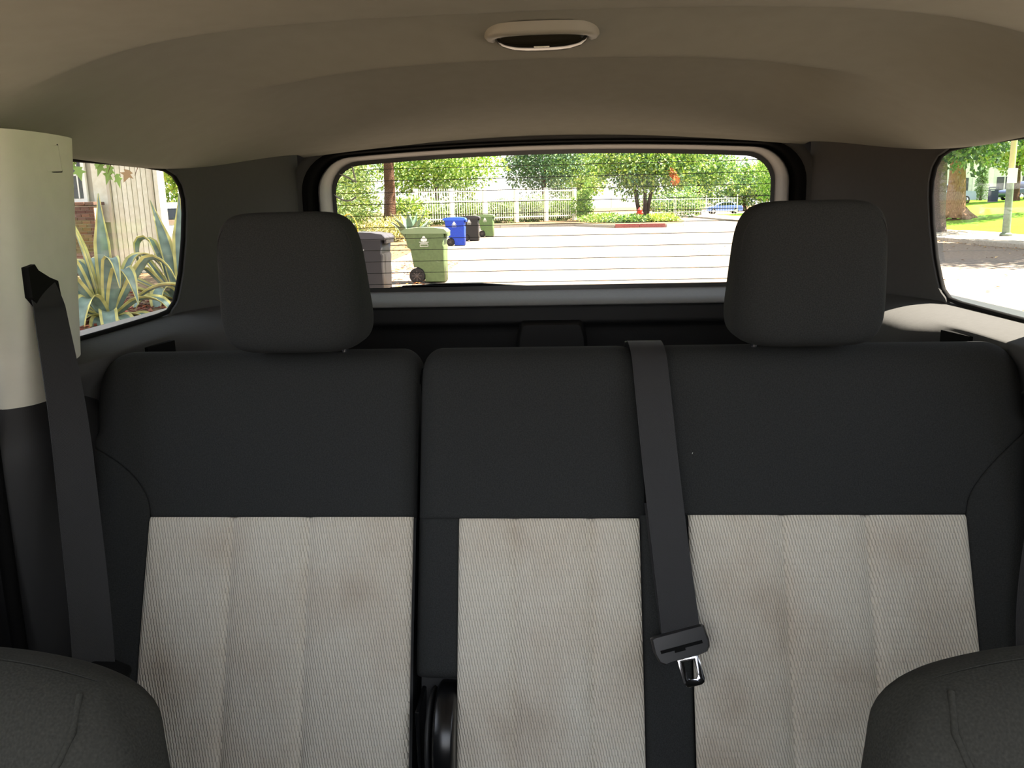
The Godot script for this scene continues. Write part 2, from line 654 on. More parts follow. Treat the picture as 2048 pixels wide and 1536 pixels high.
# ------------------------------------------------------------------ side trim, window and pillar; s = -1 left in the picture, 1 right
func window_line() -> PackedVector2Array:
	# (z, y) of the quarter window's edge, from the front foot round the rear end to the front head
	var out := PackedVector2Array()
	var keys := [[-1.10, 1.266], [-1.30, 1.267], [-1.46, 1.269], [-1.505, 1.272], [-1.533, 1.285], [-1.549, 1.305], [-1.572, 1.34], [-1.598, 1.40], [-1.613, 1.45], [-1.616, 1.478], [-1.608, 1.503], [-1.585, 1.522], [-1.55, 1.531], [-1.45, 1.535], [-1.25, 1.534], [-1.10, 1.533]]
	for k in keys: out.append(Vector2(k[0], k[1]))
	return out


func side_trim(s: int) -> void:
	var w: Node3D = walls[s]
	var turn := func(u: float) -> float: return u if s < 0 else 1.0 - u
	# shelf and lower quarter panel
	var fore := [[0.0, 0.625, 0.45], [0.45, 0.607, 1.10], [0.58, 0.604, 1.195], [0.66, 0.608, 1.222], [0.74, 0.621, 1.238], [0.84, 0.655, 1.252], [1.0, 0.712, 1.266]]
	var aft := [[0.0, 0.60, 0.45], [0.45, 0.585, 1.06], [0.58, 0.583, 1.15], [0.66, 0.584, 1.185], [0.74, 0.588, 1.212], [0.84, 0.598, 1.232], [1.0, 0.612, 1.256]]
	var shelf := func(u0: float, v: float) -> Vector3:
		var u: float = turn.call(u0)
		var z := lerpf(-1.07, -2.045, u)
		var t := smoothstep(-1.45, -2.0, z)
		var ix := []
		var iy := []
		var jx := []
		var jy := []
		for k in fore.size():
			ix.append([fore[k][0], fore[k][1]])
			iy.append([fore[k][0], fore[k][2]])
			jx.append([aft[k][0], aft[k][1]])
			jy.append([aft[k][0], aft[k][2]])
		var tuck := smoothstep(-1.46, -1.28, z)
		var px := lerpf(curve(ix, v), curve(jx, v), t)
		return Vector3(s * lerpf(px, maxf(px, lerpf(0.667, 0.643, smoothstep(0.50, 0.72, v))), tuck), lerpf(curve(iy, v), curve(jy, v), t), z)
	put("quarter_trim", sheet(40, 60, shelf, null, 0.005), M.trim, w, "dark grey plastic shelf and panel under the quarter window")
	# rear pillar cover between the quarter window and the tailgate
	var edge := [[1.235, -1.47], [1.272, -1.506], [1.285, -1.535], [1.305, -1.551], [1.34, -1.574], [1.40, -1.60], [1.45, -1.615], [1.478, -1.618], [1.503, -1.610], [1.522, -1.587], [1.531, -1.552], [1.545, -1.50]]
	var dp := func(u0: float, v: float) -> Vector3:
		var u: float = turn.call(u0)
		var y := lerpf(1.235, 1.545, v)
		var a := Vector3(0.706, y, steps(edge, y))
		var b := Vector3(0.612, lerpf(1.225, 1.592, v), -2.04)
		var q := a.lerp(b, u)
		q.x += 0.022 * sin(PI * pow(u, 0.7))
		return Vector3(s * (q.x - 0.004), q.y, q.z)
	put("rear_pillar_trim", sheet(30, 40, dp, null, 0.005), M.trim, w, "dark grey rear pillar cover")
	# black pocket in the shelf edge
	var poly := PackedVector2Array([Vector2(-1.262, 0.652), Vector2(-1.284, 0.668), Vector2(-1.322, 0.664), Vector2(-1.352, 0.640), Vector2(-1.350, 0.628), Vector2(-1.28, 0.640)])
	put("shelf_pocket", moved(prism(poly, 0.022), Transform3D(Basis(Vector3(0, 0, 1), Vector3(s, 0, 0), Vector3(0, s, 0)), Vector3(0, 1.2305, 0))), M.rubber, w, "black cargo cover pocket")
	# window rubber and glass
	var line := window_line()
	var pts := []
	for q in line: pts.append(Vector3(s * 0.709, q.y, q.x))
	put("window_seal", tube(pts, 0.0045, 8), M.rubber, w, "black rubber seal of the quarter window")
	pane("window_1" if s < 0 else "window_7", line, s * 0.713, M.tint, "tinted rear quarter window on the %s" % ("left" if s < 0 else "right"))
	# light pillar cover in front of the quarter window
	var ring := [[0.716, -1.215], [0.695, -1.20], [0.674, -1.178], [0.662, -1.145], [0.656, -1.09], [0.6575, -1.045], [0.664, -1.018], [0.682, -0.995], [0.70, -0.985], [0.725, -0.982]]
	var kx := []
	var kz := []
	for k in ring.size():
		kx.append([float(k) / (ring.size() - 1), ring[k][0]])
		kz.append([float(k) / (ring.size() - 1), ring[k][1]])
	var pil := func(u0: float, v: float) -> Vector3:
		var u: float = 1.0 - turn.call(u0)
		var y := lerpf(1.212, 1.556, v)
		var lean := 0.045 * (1.0 - v) * (1.0 - u)
		var inset := 0.012 * v
		return Vector3(s * (curve(kx, u) - inset), y, curve(kz, u) + lean)
	put("pillar_trim", sheet(50, 24, pil, null, 0.004), M.pillar, w, "cream pillar cover with a belt slot")
	var badge := rbox(Vector3(0.003, 0.034, 0.036), 0.0015, 2)
	put("clip_cover", moved(badge, Transform3D(Basis(Vector3.RIGHT, 0.06), Vector3(s * 0.6465, 1.525, -1.098))), M.pillar, w, "small rounded cover plate")
	put("clip_gap", moved(rbox(Vector3(0.0022, 0.0375, 0.0395), 0.001, 1), Transform3D(Basis(Vector3.RIGHT, 0.06), Vector3(s * 0.6472, 1.525, -1.098))), M.trim_black, w, "dark gap round the cover plate")
	# black belt mouth
	var slot := PackedVector2Array([Vector2(-1.016, 1.388), Vector2(-1.030, 1.391), Vector2(-1.036, 1.383), Vector2(-1.058, 1.372), Vector2(-1.075, 1.366), Vector2(-1.078, 1.340), Vector2(-1.03, 1.332), Vector2(-1.016, 1.35)])
	put("belt_guide", moved(prism(slot, 0.016), Transform3D(Basis(Vector3(0, 0, 1), Vector3(0, 1, 0), Vector3(-1, 0, 0)), Vector3(s * 0.654, 0, 0))), M.rubber, w, "black belt mouth in the pillar cover")
	# black lower pillar cover
	var low := [[0.722, -1.24], [0.68, -1.215], [0.652, -1.17], [0.640, -1.11], [0.638, -1.05], [0.646, -1.005], [0.668, -0.975], [0.70, -0.96], [0.73, -0.955]]
	var lx := []
	var lz := []
	for k in low.size():
		lx.append([float(k) / (low.size() - 1), low[k][0]])
		lz.append([float(k) / (low.size() - 1), low[k][1]])
	var lowf := func(u0: float, v: float) -> Vector3:
		var u: float = 1.0 - turn.call(u0)
		var y := lerpf(0.40, 1.214, v)
		var b := 0.030 * (1.0 - v) * sin(PI * u)
		var top := smoothstep(0.93, 1.0, v)
		return Vector3(s * (lerpf(curve(lx, u), curve(kx, u) + 0.001, top) - b), y, lerpf(curve(lz, u), curve(kz, u) + 0.045 * (1.0 - u), top) + 0.05 * (1.0 - v) * u)
	put("lower_pillar_trim", sheet(40, 40, lowf, null, 0.004), M.trim_black, w, "black lower pillar cover")
	var seal := []
	for k in 25:
		var y := lerpf(0.45, 1.54, k / 24.0)
		seal.append(Vector3(s * (0.688 - 0.03 * smoothstep(1.15, 0.6, y)), y, -0.958 + 0.05 * smoothstep(1.2, 0.6, y)))
	put("door_seal", tube(seal, 0.009, 8), M.rubber, w, "black door seal")


# ------------------------------------------------------------------ tailgate
func ring_at(l: PackedVector2Array, z: float, lean := 0.0) -> PackedVector3Array:
	var out := PackedVector3Array()
	for q in l: out.append(Vector3(q.x, q.y, z + lean * (q.y - 1.4)))
	return out


func tailgate() -> void:
	var rear: Node3D = walls[0]
	# reveal of the opening: grey lip, black rubber
	put("opening_lip", loft([ring_at(rrect(0.626, 0.70, 1.615, 0.10, 0.03, 0.022), -2.035), ring_at(rrect(0.612, 0.70, 1.606, 0.095, 0.03, 0.022), -2.030), ring_at(rrect(0.603, 0.70, 1.602, 0.09, 0.03, 0.022), -2.042)]), M.trim, rear, "grey lip round the tailgate opening")
	put("opening_seal", loft([ring_at(rrect(0.603, 0.70, 1.602, 0.09, 0.03, 0.022), -2.042), ring_at(rrect(0.590, 0.71, 1.598, 0.088, 0.03, 0.022), -2.040), ring_at(rrect(0.578, 0.72, 1.595, 0.086, 0.03, 0.022), -2.055), ring_at(rrect(0.572, 0.72, 1.594, 0.086, 0.03, 0.022), -2.10), ring_at(rrect(0.56, 0.72, 1.592, 0.086, 0.03, 0.022), -2.14)]), M.rubber, rear, "black rubber seal of the tailgate opening")
	var t := node("door_1", "tailgate with grey glass surround and black lower panel")
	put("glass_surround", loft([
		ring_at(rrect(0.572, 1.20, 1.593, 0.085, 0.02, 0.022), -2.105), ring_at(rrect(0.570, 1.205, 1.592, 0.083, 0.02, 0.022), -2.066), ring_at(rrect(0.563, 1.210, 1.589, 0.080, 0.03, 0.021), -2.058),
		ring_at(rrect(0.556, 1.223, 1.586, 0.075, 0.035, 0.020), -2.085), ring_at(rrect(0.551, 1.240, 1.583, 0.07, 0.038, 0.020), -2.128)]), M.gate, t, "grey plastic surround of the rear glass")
	put("glass_border", loft([ring_at(rrect(0.553, 1.238, 1.585, 0.072, 0.038, 0.020), -2.1285), ring_at(rrect(0.5415, 1.2505, 1.5735, 0.064, 0.03, 0.020), -2.1295)]), M.frit, t, "black printed edge of the rear glass")
	var l := rrect(0.555, 1.236, 1.587, 0.07, 0.04, 0.020)
	var p := PackedVector3Array()
	for q in l: p.append(Vector3(q.x, q.y, -2.132))
	var glass := struct("window_8", mesh_of(p, Geometry2D.triangulate_polygon(l)), M.tint, "tinted rear glass with heating lines")
	for k in 11:
		var y := 1.5475 - 0.0288 * k
		var hw := 0.541 - (0.02 if k == 0 else 0.0)
		put("heating_line", rbox(Vector3(hw * 2, 0.0015, 0.0006), 0.0003, 1, Vector3(0, y, -2.1305)), M.frit, glass, "")
	# thin white strokes lying on the glass
	for st in [[[-0.531, 1.539], [-0.516, 1.533], [-0.503, 1.526], [-0.489, 1.517], [-0.492, 1.53], [-0.495, 1.545], [-0.497, 1.557]], [[-0.547, 1.489], [-0.54, 1.482], [-0.528, 1.475], [-0.515, 1.472], [-0.502, 1.474], [-0.491, 1.482]]]:
		var pts := []
		for q in st: pts.append(Vector3(q[0], q[1], -2.1312))
		put("white_stroke", tube(pts, 0.0024, 6), M.white_paint, glass, "thin white stroke on the glass")
	# lower panel with a ledge and the pull handle
	var prof := [[0.0, 0.45, -2.15], [0.5, 1.02, -2.105], [0.72, 1.12, -2.098], [0.76, 1.150, -2.096], [0.79, 1.157, -2.082], [0.82, 1.166, -2.080], [0.95, 1.198, -2.086], [1.0, 1.212, -2.092]]
	var kx := []
	var kz := []
	for k in prof:
		kx.append([k[0], k[1]])
		kz.append([k[0], k[2]])
	var f := func(u: float, v: float) -> Vector3: return Vector3(lerpf(-0.585, 0.585, u), steps(kx, v), steps(kz, v))
	put("lower_panel", sheet(8, 60, f, null, 0.004), M.trim_black, t, "black lower tailgate panel")
	var hp := PackedVector2Array([Vector2(-0.090, 1.085), Vector2(0.090, 1.085), Vector2(0.088, 1.125), Vector2(0.079, 1.162), Vector2(0.070, 1.167), Vector2(-0.070, 1.167), Vector2(-0.079, 1.162), Vector2(-0.088, 1.125)])
	var inner := PackedVector2Array()
	for q in hp: inner.append(Vector2(q.x * 0.9, 1.122 + (q.y - 1.122) * 0.8))
	put("pull_handle", loft([ring_at(hp, -2.10), ring_at(hp, -2.062), ring_at(inner, -2.054)], true, true), M.trim_black, t, "black pull handle block")
	# wiper lying along the foot of the glass outside
	var wp := thing("rear_wiper", "black wiper lying along the foot of the rear glass outside", "wiper", Vector3(-0.42, 1.2535, -2.152))
	put("blade", moved(prism(PackedVector2Array([Vector2(0.0, -0.006), Vector2(0.37, -0.012), Vector2(0.37, -0.006), Vector2(0.25, -0.003), Vector2(0.06, -0.001), Vector2(0.0, -0.004)]), 0.006), Transform3D(Basis(), Vector3(0, 0, 0))), M.rubber, wp)
	put("arm", tube([Vector3(0.03, -0.004, -0.008), Vector3(0.12, -0.001, -0.012), Vector3(0.24, -0.003, -0.014), Vector3(0.44, -0.02, -0.018)], [0.003, 0.004, 0.005, 0.007], 8), M.black_gloss, wp)


# ------------------------------------------------------------------ rear seat
const ROLL := 0.058
const FACE_END := 1.215
const PHI0 := 0.42


# t is the height while on the face, then runs on over the rounded top and down the back; gives (y, z, normal y, normal z)
func seat_line(t: float) -> Array:
	if t <= FACE_END:
		var z := curve([[0.50, -0.845], [0.62, -0.893], [0.76, -0.945], [0.88, -0.988], [1.04, -1.056], [1.14, -1.099], [FACE_END, -1.132]], t)
		return [t, z, sin(PHI0), cos(PHI0)]
	var phi := PHI0 + (t - FACE_END) / ROLL
	var last := 2.75
	var rest := 0.0
	if phi > last:
		rest = (phi - last) * ROLL
		phi = last
	var y := FACE_END + ROLL * (sin(phi) - sin(PHI0))
	var z := -1.132 - ROLL * (cos(PHI0) - cos(phi))
	return [y + cos(phi) * rest, z - sin(phi) * rest, sin(phi), cos(phi)]


func seat_bulge(x: float, t: float) -> float:
	var side := 0.020 * exp(-pow((absf(x) - 0.605) / 0.045, 2.0)) * smoothstep(1.22, 1.02, t)
	return side - 0.006 * sin(PI * clampf((t - 0.6) / 0.6, 0, 1))


func fall(d: float, e: Array) -> float:
	# how far a cushion falls back near an edge: e = [depth, radius]
	if d >= e[1]: return 0.0
	var q: float = 1.0 - d / e[1]
	return e[0] * (1.0 - sqrt(maxf(0.0, 1.0 - q * q)))


# a sewn piece of the cover between heights t0, t1 and sides xl(t), xr(t); grooves are sewn channels at fixed x
func piece(t0: float, t1: float, xl: Callable, xr: Callable, el: Array, er: Array, eb: Array, et: Array, grooves := [], nu := 60, nv := 50) -> ArrayMesh:
	var at := func(u0: float, v0: float) -> Array:
		var u := lerpf(u0, 0.5 - 0.5 * cos(PI * u0), 0.85)
		var v := lerpf(v0, 0.5 - 0.5 * cos(PI * v0), 0.7)
		var t := lerpf(t0, t1, v)
		return [lerpf(xl.call(t), xr.call(t), u), t, u, v]
	var f := func(u0: float, v0: float) -> Vector3:
		var q: Array = at.call(u0, v0)
		var x: float = q[0]
		var t: float = q[1]
		var a: float = xl.call(t)
		var b: float = xr.call(t)
		var half := (b - a) * 0.5
		var k := seat_bulge(x, t)
		var ea := smoothstep(el[2], el[2] + 0.03, t) if el.size() > 2 else 1.0
		var eb2 := smoothstep(er[2], er[2] + 0.03, t) if er.size() > 2 else 1.0
		k -= fall(x - a, [lerpf(0.003, el[0], ea), minf(lerpf(0.006, el[1], ea), half)]) + fall(b - x, [lerpf(0.003, er[0], eb2), minf(lerpf(0.006, er[1], eb2), half)]) + fall(t - t0, eb) + fall(t1 - t, et)
		for g in grooves:
			var d := absf(x - g)
			k -= 0.0085 * exp(-d / 0.0065)
			k += 0.002 * (1.0 - exp(-d / 0.02))
		var s := seat_line(t)
		return Vector3(x, s[0] + s[2] * k, s[1] + s[3] * k)
	var uvf := func(u0: float, v0: float) -> Vector2:
		var q: Array = at.call(u0, v0)
		return Vector2(q[0] / 0.0148, -q[1] / 0.0150)
	var uv2f := func(u0: float, v0: float) -> Vector2:
		var q: Array = at.call(u0, v0)
		return Vector2(q[0], q[1]) * 1.1
	return sheet(nu, nv, f, uvf, 0.0, uv2f)


func seat_core(x0: float, x1: float) -> ArrayMesh:
	# the padding under the cover and the hard back
	var loops := []
	for k in 7:
		var u := k / 6.0
		var x := lerpf(x0, x1, u)
		var inset := 0.052 if k == 0 or k == 6 else 0.030
		var l := PackedVector3Array()
		for j in 30:
			var t := lerpf(0.50, FACE_END + ROLL * (2.75 - PHI0), j / 29.0)
			var s := seat_line(t)
			l.append(Vector3(x, s[0] - s[2] * inset, s[1] - s[3] * inset))
		l.append(Vector3(x, 1.10, -1.245 + inset * 0.5))
		l.append(Vector3(x, 0.50, -1.05))
		loops.append(l)
	return loft(loops, true, true)


func seam(pts: Array, parent: Node, r := 0.0012) -> void:
	put("seam", tube(pts, r, 6), M.stitch_dark, parent)


func stitches(x: float, parent: Node) -> void:
	var list := []
	for k in 74:
		var t := 0.62 + 0.415 * k / 73.0
		var s := seat_line(t)
		var o := seat_bulge(x, t) - 0.0080
		list.append(rbox(Vector3(0.0012, 0.0036, 0.0012), 0.0004, 1, Vector3(x, s[0] + s[2] * o, s[1] + s[3] * o)))
	var n := put("stitching", join(list), M.stitch_dark, parent)
	n.set_meta("kind", "stuff")


func rear_seats() -> void:
	var k := func(v: float) -> Callable: return func(_t: float) -> float: return v
	var top := FACE_END + ROLL * (2.75 - PHI0)
	var soft := [0.005, 0.010]
	var thin := [0.003, 0.006]
	var side := [0.045, 0.045]
	# left seat
	var a := thing("rear_bench", "left rear seat back, charcoal cloth with one wide light grey insert", "car seat", Vector3.ZERO)
	put("padding", seat_core(-0.652, -0.186), M.trim_black, a, "dark padding and back shell")
	var bl := func(t: float) -> float: return curve([[1.04, -0.549], [1.065, -0.556], [1.09, -0.574], [1.11, -0.600], [1.13, -0.640], [1.138, -0.657]], t)
	put("upper_cover", piece(1.04, top, func(t): return bl.call(t) if t < 1.138 else -0.657, k.call(-0.182), [0.045, 0.045, 1.125], [0.03, 0.028], thin, [0.0, 0.01], [], 70, 110), M.dark_cloth, a, "plain charcoal upper cover")
	put("insert", piece(0.55, 1.04, k.call(-0.550), k.call(-0.183), soft, [0.012, 0.012], thin, thin, [-0.4345, -0.327], 160, 60), M.insert, a, "light grey knitted insert with two sewn channels")
	put("side_bolster", piece(0.55, 1.137, k.call(-0.657), func(t): return -0.550 if t < 1.04 else bl.call(t), side, thin, thin, [0.0, 0.01], [], 40, 70), M.dark_cloth, a, "charcoal side bolster")
	stitches(-0.4345, a)
	stitches(-0.327, a)
	headrest(a, -0.353)
	# centre and right seat: one wide back
	var b := thing("rear_bench", "wide rear seat back at centre and right with two light grey inserts", "car seat", Vector3.ZERO)
	put("padding", seat_core(-0.174, 0.648), M.trim_black, b, "dark padding and back shell")
	put("upper_cover", piece(1.038, top, k.call(-0.178), k.call(0.135), [0.03, 0.028], [0.022, 0.035], thin, [0.0, 0.01], [], 60, 110), M.dark_cloth, b, "charcoal upper cover of the centre seat")
	var br := func(t: float) -> float: return curve([[1.04, 0.549], [1.065, 0.556], [1.09, 0.574], [1.115, 0.600], [1.145, 0.640], [1.155, 0.655]], t)
	put("upper_cover", piece(1.042, top, k.call(0.135), func(t): return br.call(t) if t < 1.155 else 0.655, [0.022, 0.045], [0.045, 0.045, 1.14], thin, [0.0, 0.01], [], 80, 110), M.dark_cloth, b, "charcoal upper cover of the right seat")
	put("side_strip", piece(0.845, 1.038, k.call(-0.178), k.call(-0.1195), [0.03, 0.028], thin, [0.012, 0.015], thin, [], 24, 40), M.dark_cloth, b, "charcoal strip left of the centre insert")
	put("insert", piece(0.55, 1.038, k.call(-0.1195), k.call(0.1245), [0.007, 0.010], soft, thin, thin, [-0.0435, 0.0595], 120, 60), M.insert, b, "light grey knitted insert of the centre seat")
	put("side_strip", piece(0.55, 1.042, k.call(0.1245), k.call(0.189), [0.008, 0.012], [0.008, 0.012], thin, thin, [], 24, 40), M.dark_cloth, b, "charcoal strip between the two inserts")
	put("insert", piece(0.55, 1.042, k.call(0.189), k.call(0.549), soft, soft, thin, thin, [0.3135, 0.4225], 160, 60), M.insert, b, "light grey knitted insert of the right seat")
	put("side_bolster", piece(0.55, 1.154, func(t): return 0.549 if t < 1.04 else br.call(t), k.call(0.655), thin, side, thin, [0.0, 0.01], [], 40, 70), M.dark_cloth, b, "charcoal side bolster")
	for x in [-0.0435, 0.0595, 0.3135, 0.4225]: stitches(x, b)
	headrest(b, 0.355)
	# the pivot that shows under the centre strip
	var piv := put("pivot_cover", moved(lathe([[0.0, -0.014], [0.066, -0.014], [0.070, -0.010], [0.0705, 0.0], [0.070, 0.010], [0.066, 0.014], [0.0, 0.014]], 48), Transform3D(Basis(Vector3(0, 0, 1), PI / 2), Vector3(-0.1335, 0.758, -0.985))), M.black_gloss, b, "round glossy black pivot cover")
	put("pivot_plate", moved(lathe([[0.0, -0.003], [0.060, -0.003], [0.062, 0.0], [0.060, 0.003], [0.0, 0.003]], 40), Transform3D(Basis(Vector3(0, 0, 1), PI / 2), Vector3(-0.1545, 0.758, -0.985))), M.trim_black, b, "black pivot plate")
	put("recliner_plate", rbox(Vector3(0.006, 0.14, 0.07), 0.002, 1, Vector3(-0.170, 0.74, -0.99)), M.black_gloss, b, "black recliner plate")
	piv.cast_shadow = GeometryInstance3D.SHADOW_CASTING_SETTING_ON
	# seat cushions, mostly below the picture
	for q in [["left rear seat cushion below its seat back", -0.42, 0.46], ["wide rear seat cushion below the centre and right backs", 0.235, 0.81]]:
		var c := thing("seat_cushion", q[0], "car seat", Vector3(q[1], 0.40, -0.68))
		put("cushion", rbox(Vector3(q[2], 0.17, 0.46), 0.05, 4), M.dark_cloth, c)
		put("base", rbox(Vector3(q[2] * 0.9, 0.12, 0.40), 0.01, 1, Vector3(0, -0.13, 0)), M.trim_black, c)


func headrest(parent: Node, x: float) -> void:
	var h := Node3D.new()
	h.name = "headrest"
	parent.add_child(h, true)
	h.set_meta("label", "charcoal cloth headrest")
	var loops := []
	var n := 60
	for j in 33:
		var a := -PI / 2 + PI * j / 32.0
		var sy := signf(sin(a)) * pow(absf(sin(a)), 0.42)
		var sc := pow(maxf(cos(a), 0.0), 0.36)
		var v := (sy + 1.0) / 2.0
		var y := lerpf(1.254, 1.449, v)
		var hw := lerpf(0.1045, 0.0960, v) * sc
		var back := lerpf(-1.255, -1.175, v)
		var front := lerpf(-1.098, -1.112, v)
		var cz := (front + back) / 2.0
		var hz := (front - back) / 2.0 * sc
		var l := PackedVector3Array()
		for i in n:
			var t := -TAU * i / n
			var qx := signf(cos(t)) * pow(absf(cos(t)), 0.42)
			var qz := signf(sin(t)) * pow(absf(sin(t)), 0.55)
			l.append(Vector3(x + qx * hw, y, cz + qz * hz + 0.010 * qx * qx * (1.0 if qz > 0 else 0.0) * 0.0))
		loops.append(l)
	put("pad", loft(loops, true, true), M.dark_cloth, h)
	# sewn edge round the front panel
	var pts := []
	for i in 61:
		var t := TAU * i / 60.0
		var px := signf(cos(t)) * pow(absf(cos(t)), 0.42)
		var py := signf(sin(t)) * pow(absf(sin(t)), 0.42)
		pts.append(Vector3(x + px * 0.0935, 1.3555 + py * 0.083, -1.1125 - 0.012 * pow(absf(px), 8.0) - 0.014 * pow(absf(py), 8.0) + 0.0))
	put("edge_seam", tube(pts, 0.0008, 5), M.stitch_dark, h)
	for s in [-1, 1]:
		put("post", tube([Vector3(x + s * 0.06, 1.20, -1.18), Vector3(x + s * 0.06, 1.30, -1.175)], 0.006, 10), M.chrome, h)


# pale lint on the dark cloth
func lint() -> void:
	for q in [["white lint fleck on the left side bolster", -0.590, 0.925, 0.5], ["tiny white lint fleck on the right upper cover", 0.198, 1.118, 1.2]]:
		var s := seat_line(q[2])
		var o := seat_bulge(q[1], q[2]) + 0.001
		var f := put("lint_fleck", moved(tube([Vector3(-0.0028, 0, 0), Vector3(0, 0.0004, 0.0006), Vector3(0.0028, 0, 0)], 0.0007 if q[1] < 0 else 0.0005, 6), Transform3D(Basis(Vector3(0, 0, 1), q[3]).scaled(Vector3.ONE * (1.0 if q[1] < 0 else 0.4)), Vector3.ZERO)), M.white_paint)
		f.position = Vector3(q[1], s[0] + s[2] * o, s[1] + s[3] * o)
		tag(f, q[0], "lint")


# ------------------------------------------------------------------ belts
func ribbon(path: Array, widths: Array, thick := 0.0014) -> ArrayMesh:
	# path and half-width vectors, joined smoothly
	var n := path.size() - 1
	var at := func(list: Array, v: float) -> Vector3:
		var k := mini(int(v * n), n - 1)
		var t := v * n - k
		var p1: Vector3 = list[k]
		var p2: Vector3 = list[k + 1]
		return p1.cubic_interpolate(p2, list[maxi(k - 1, 0)], list[mini(k + 2, n)], t)
	var f := func(u: float, v: float) -> Vector3:
		var c: Vector3 = at.call(path, v)
		var w: Vector3 = at.call(widths, v)
		return c + w * (u * 2.0 - 1.0)
	var uvf := func(u: float, v: float) -> Vector2: return Vector2(u * 6.0, v * 70.0)
	return sheet(8, n * 12, f, uvf, thick)


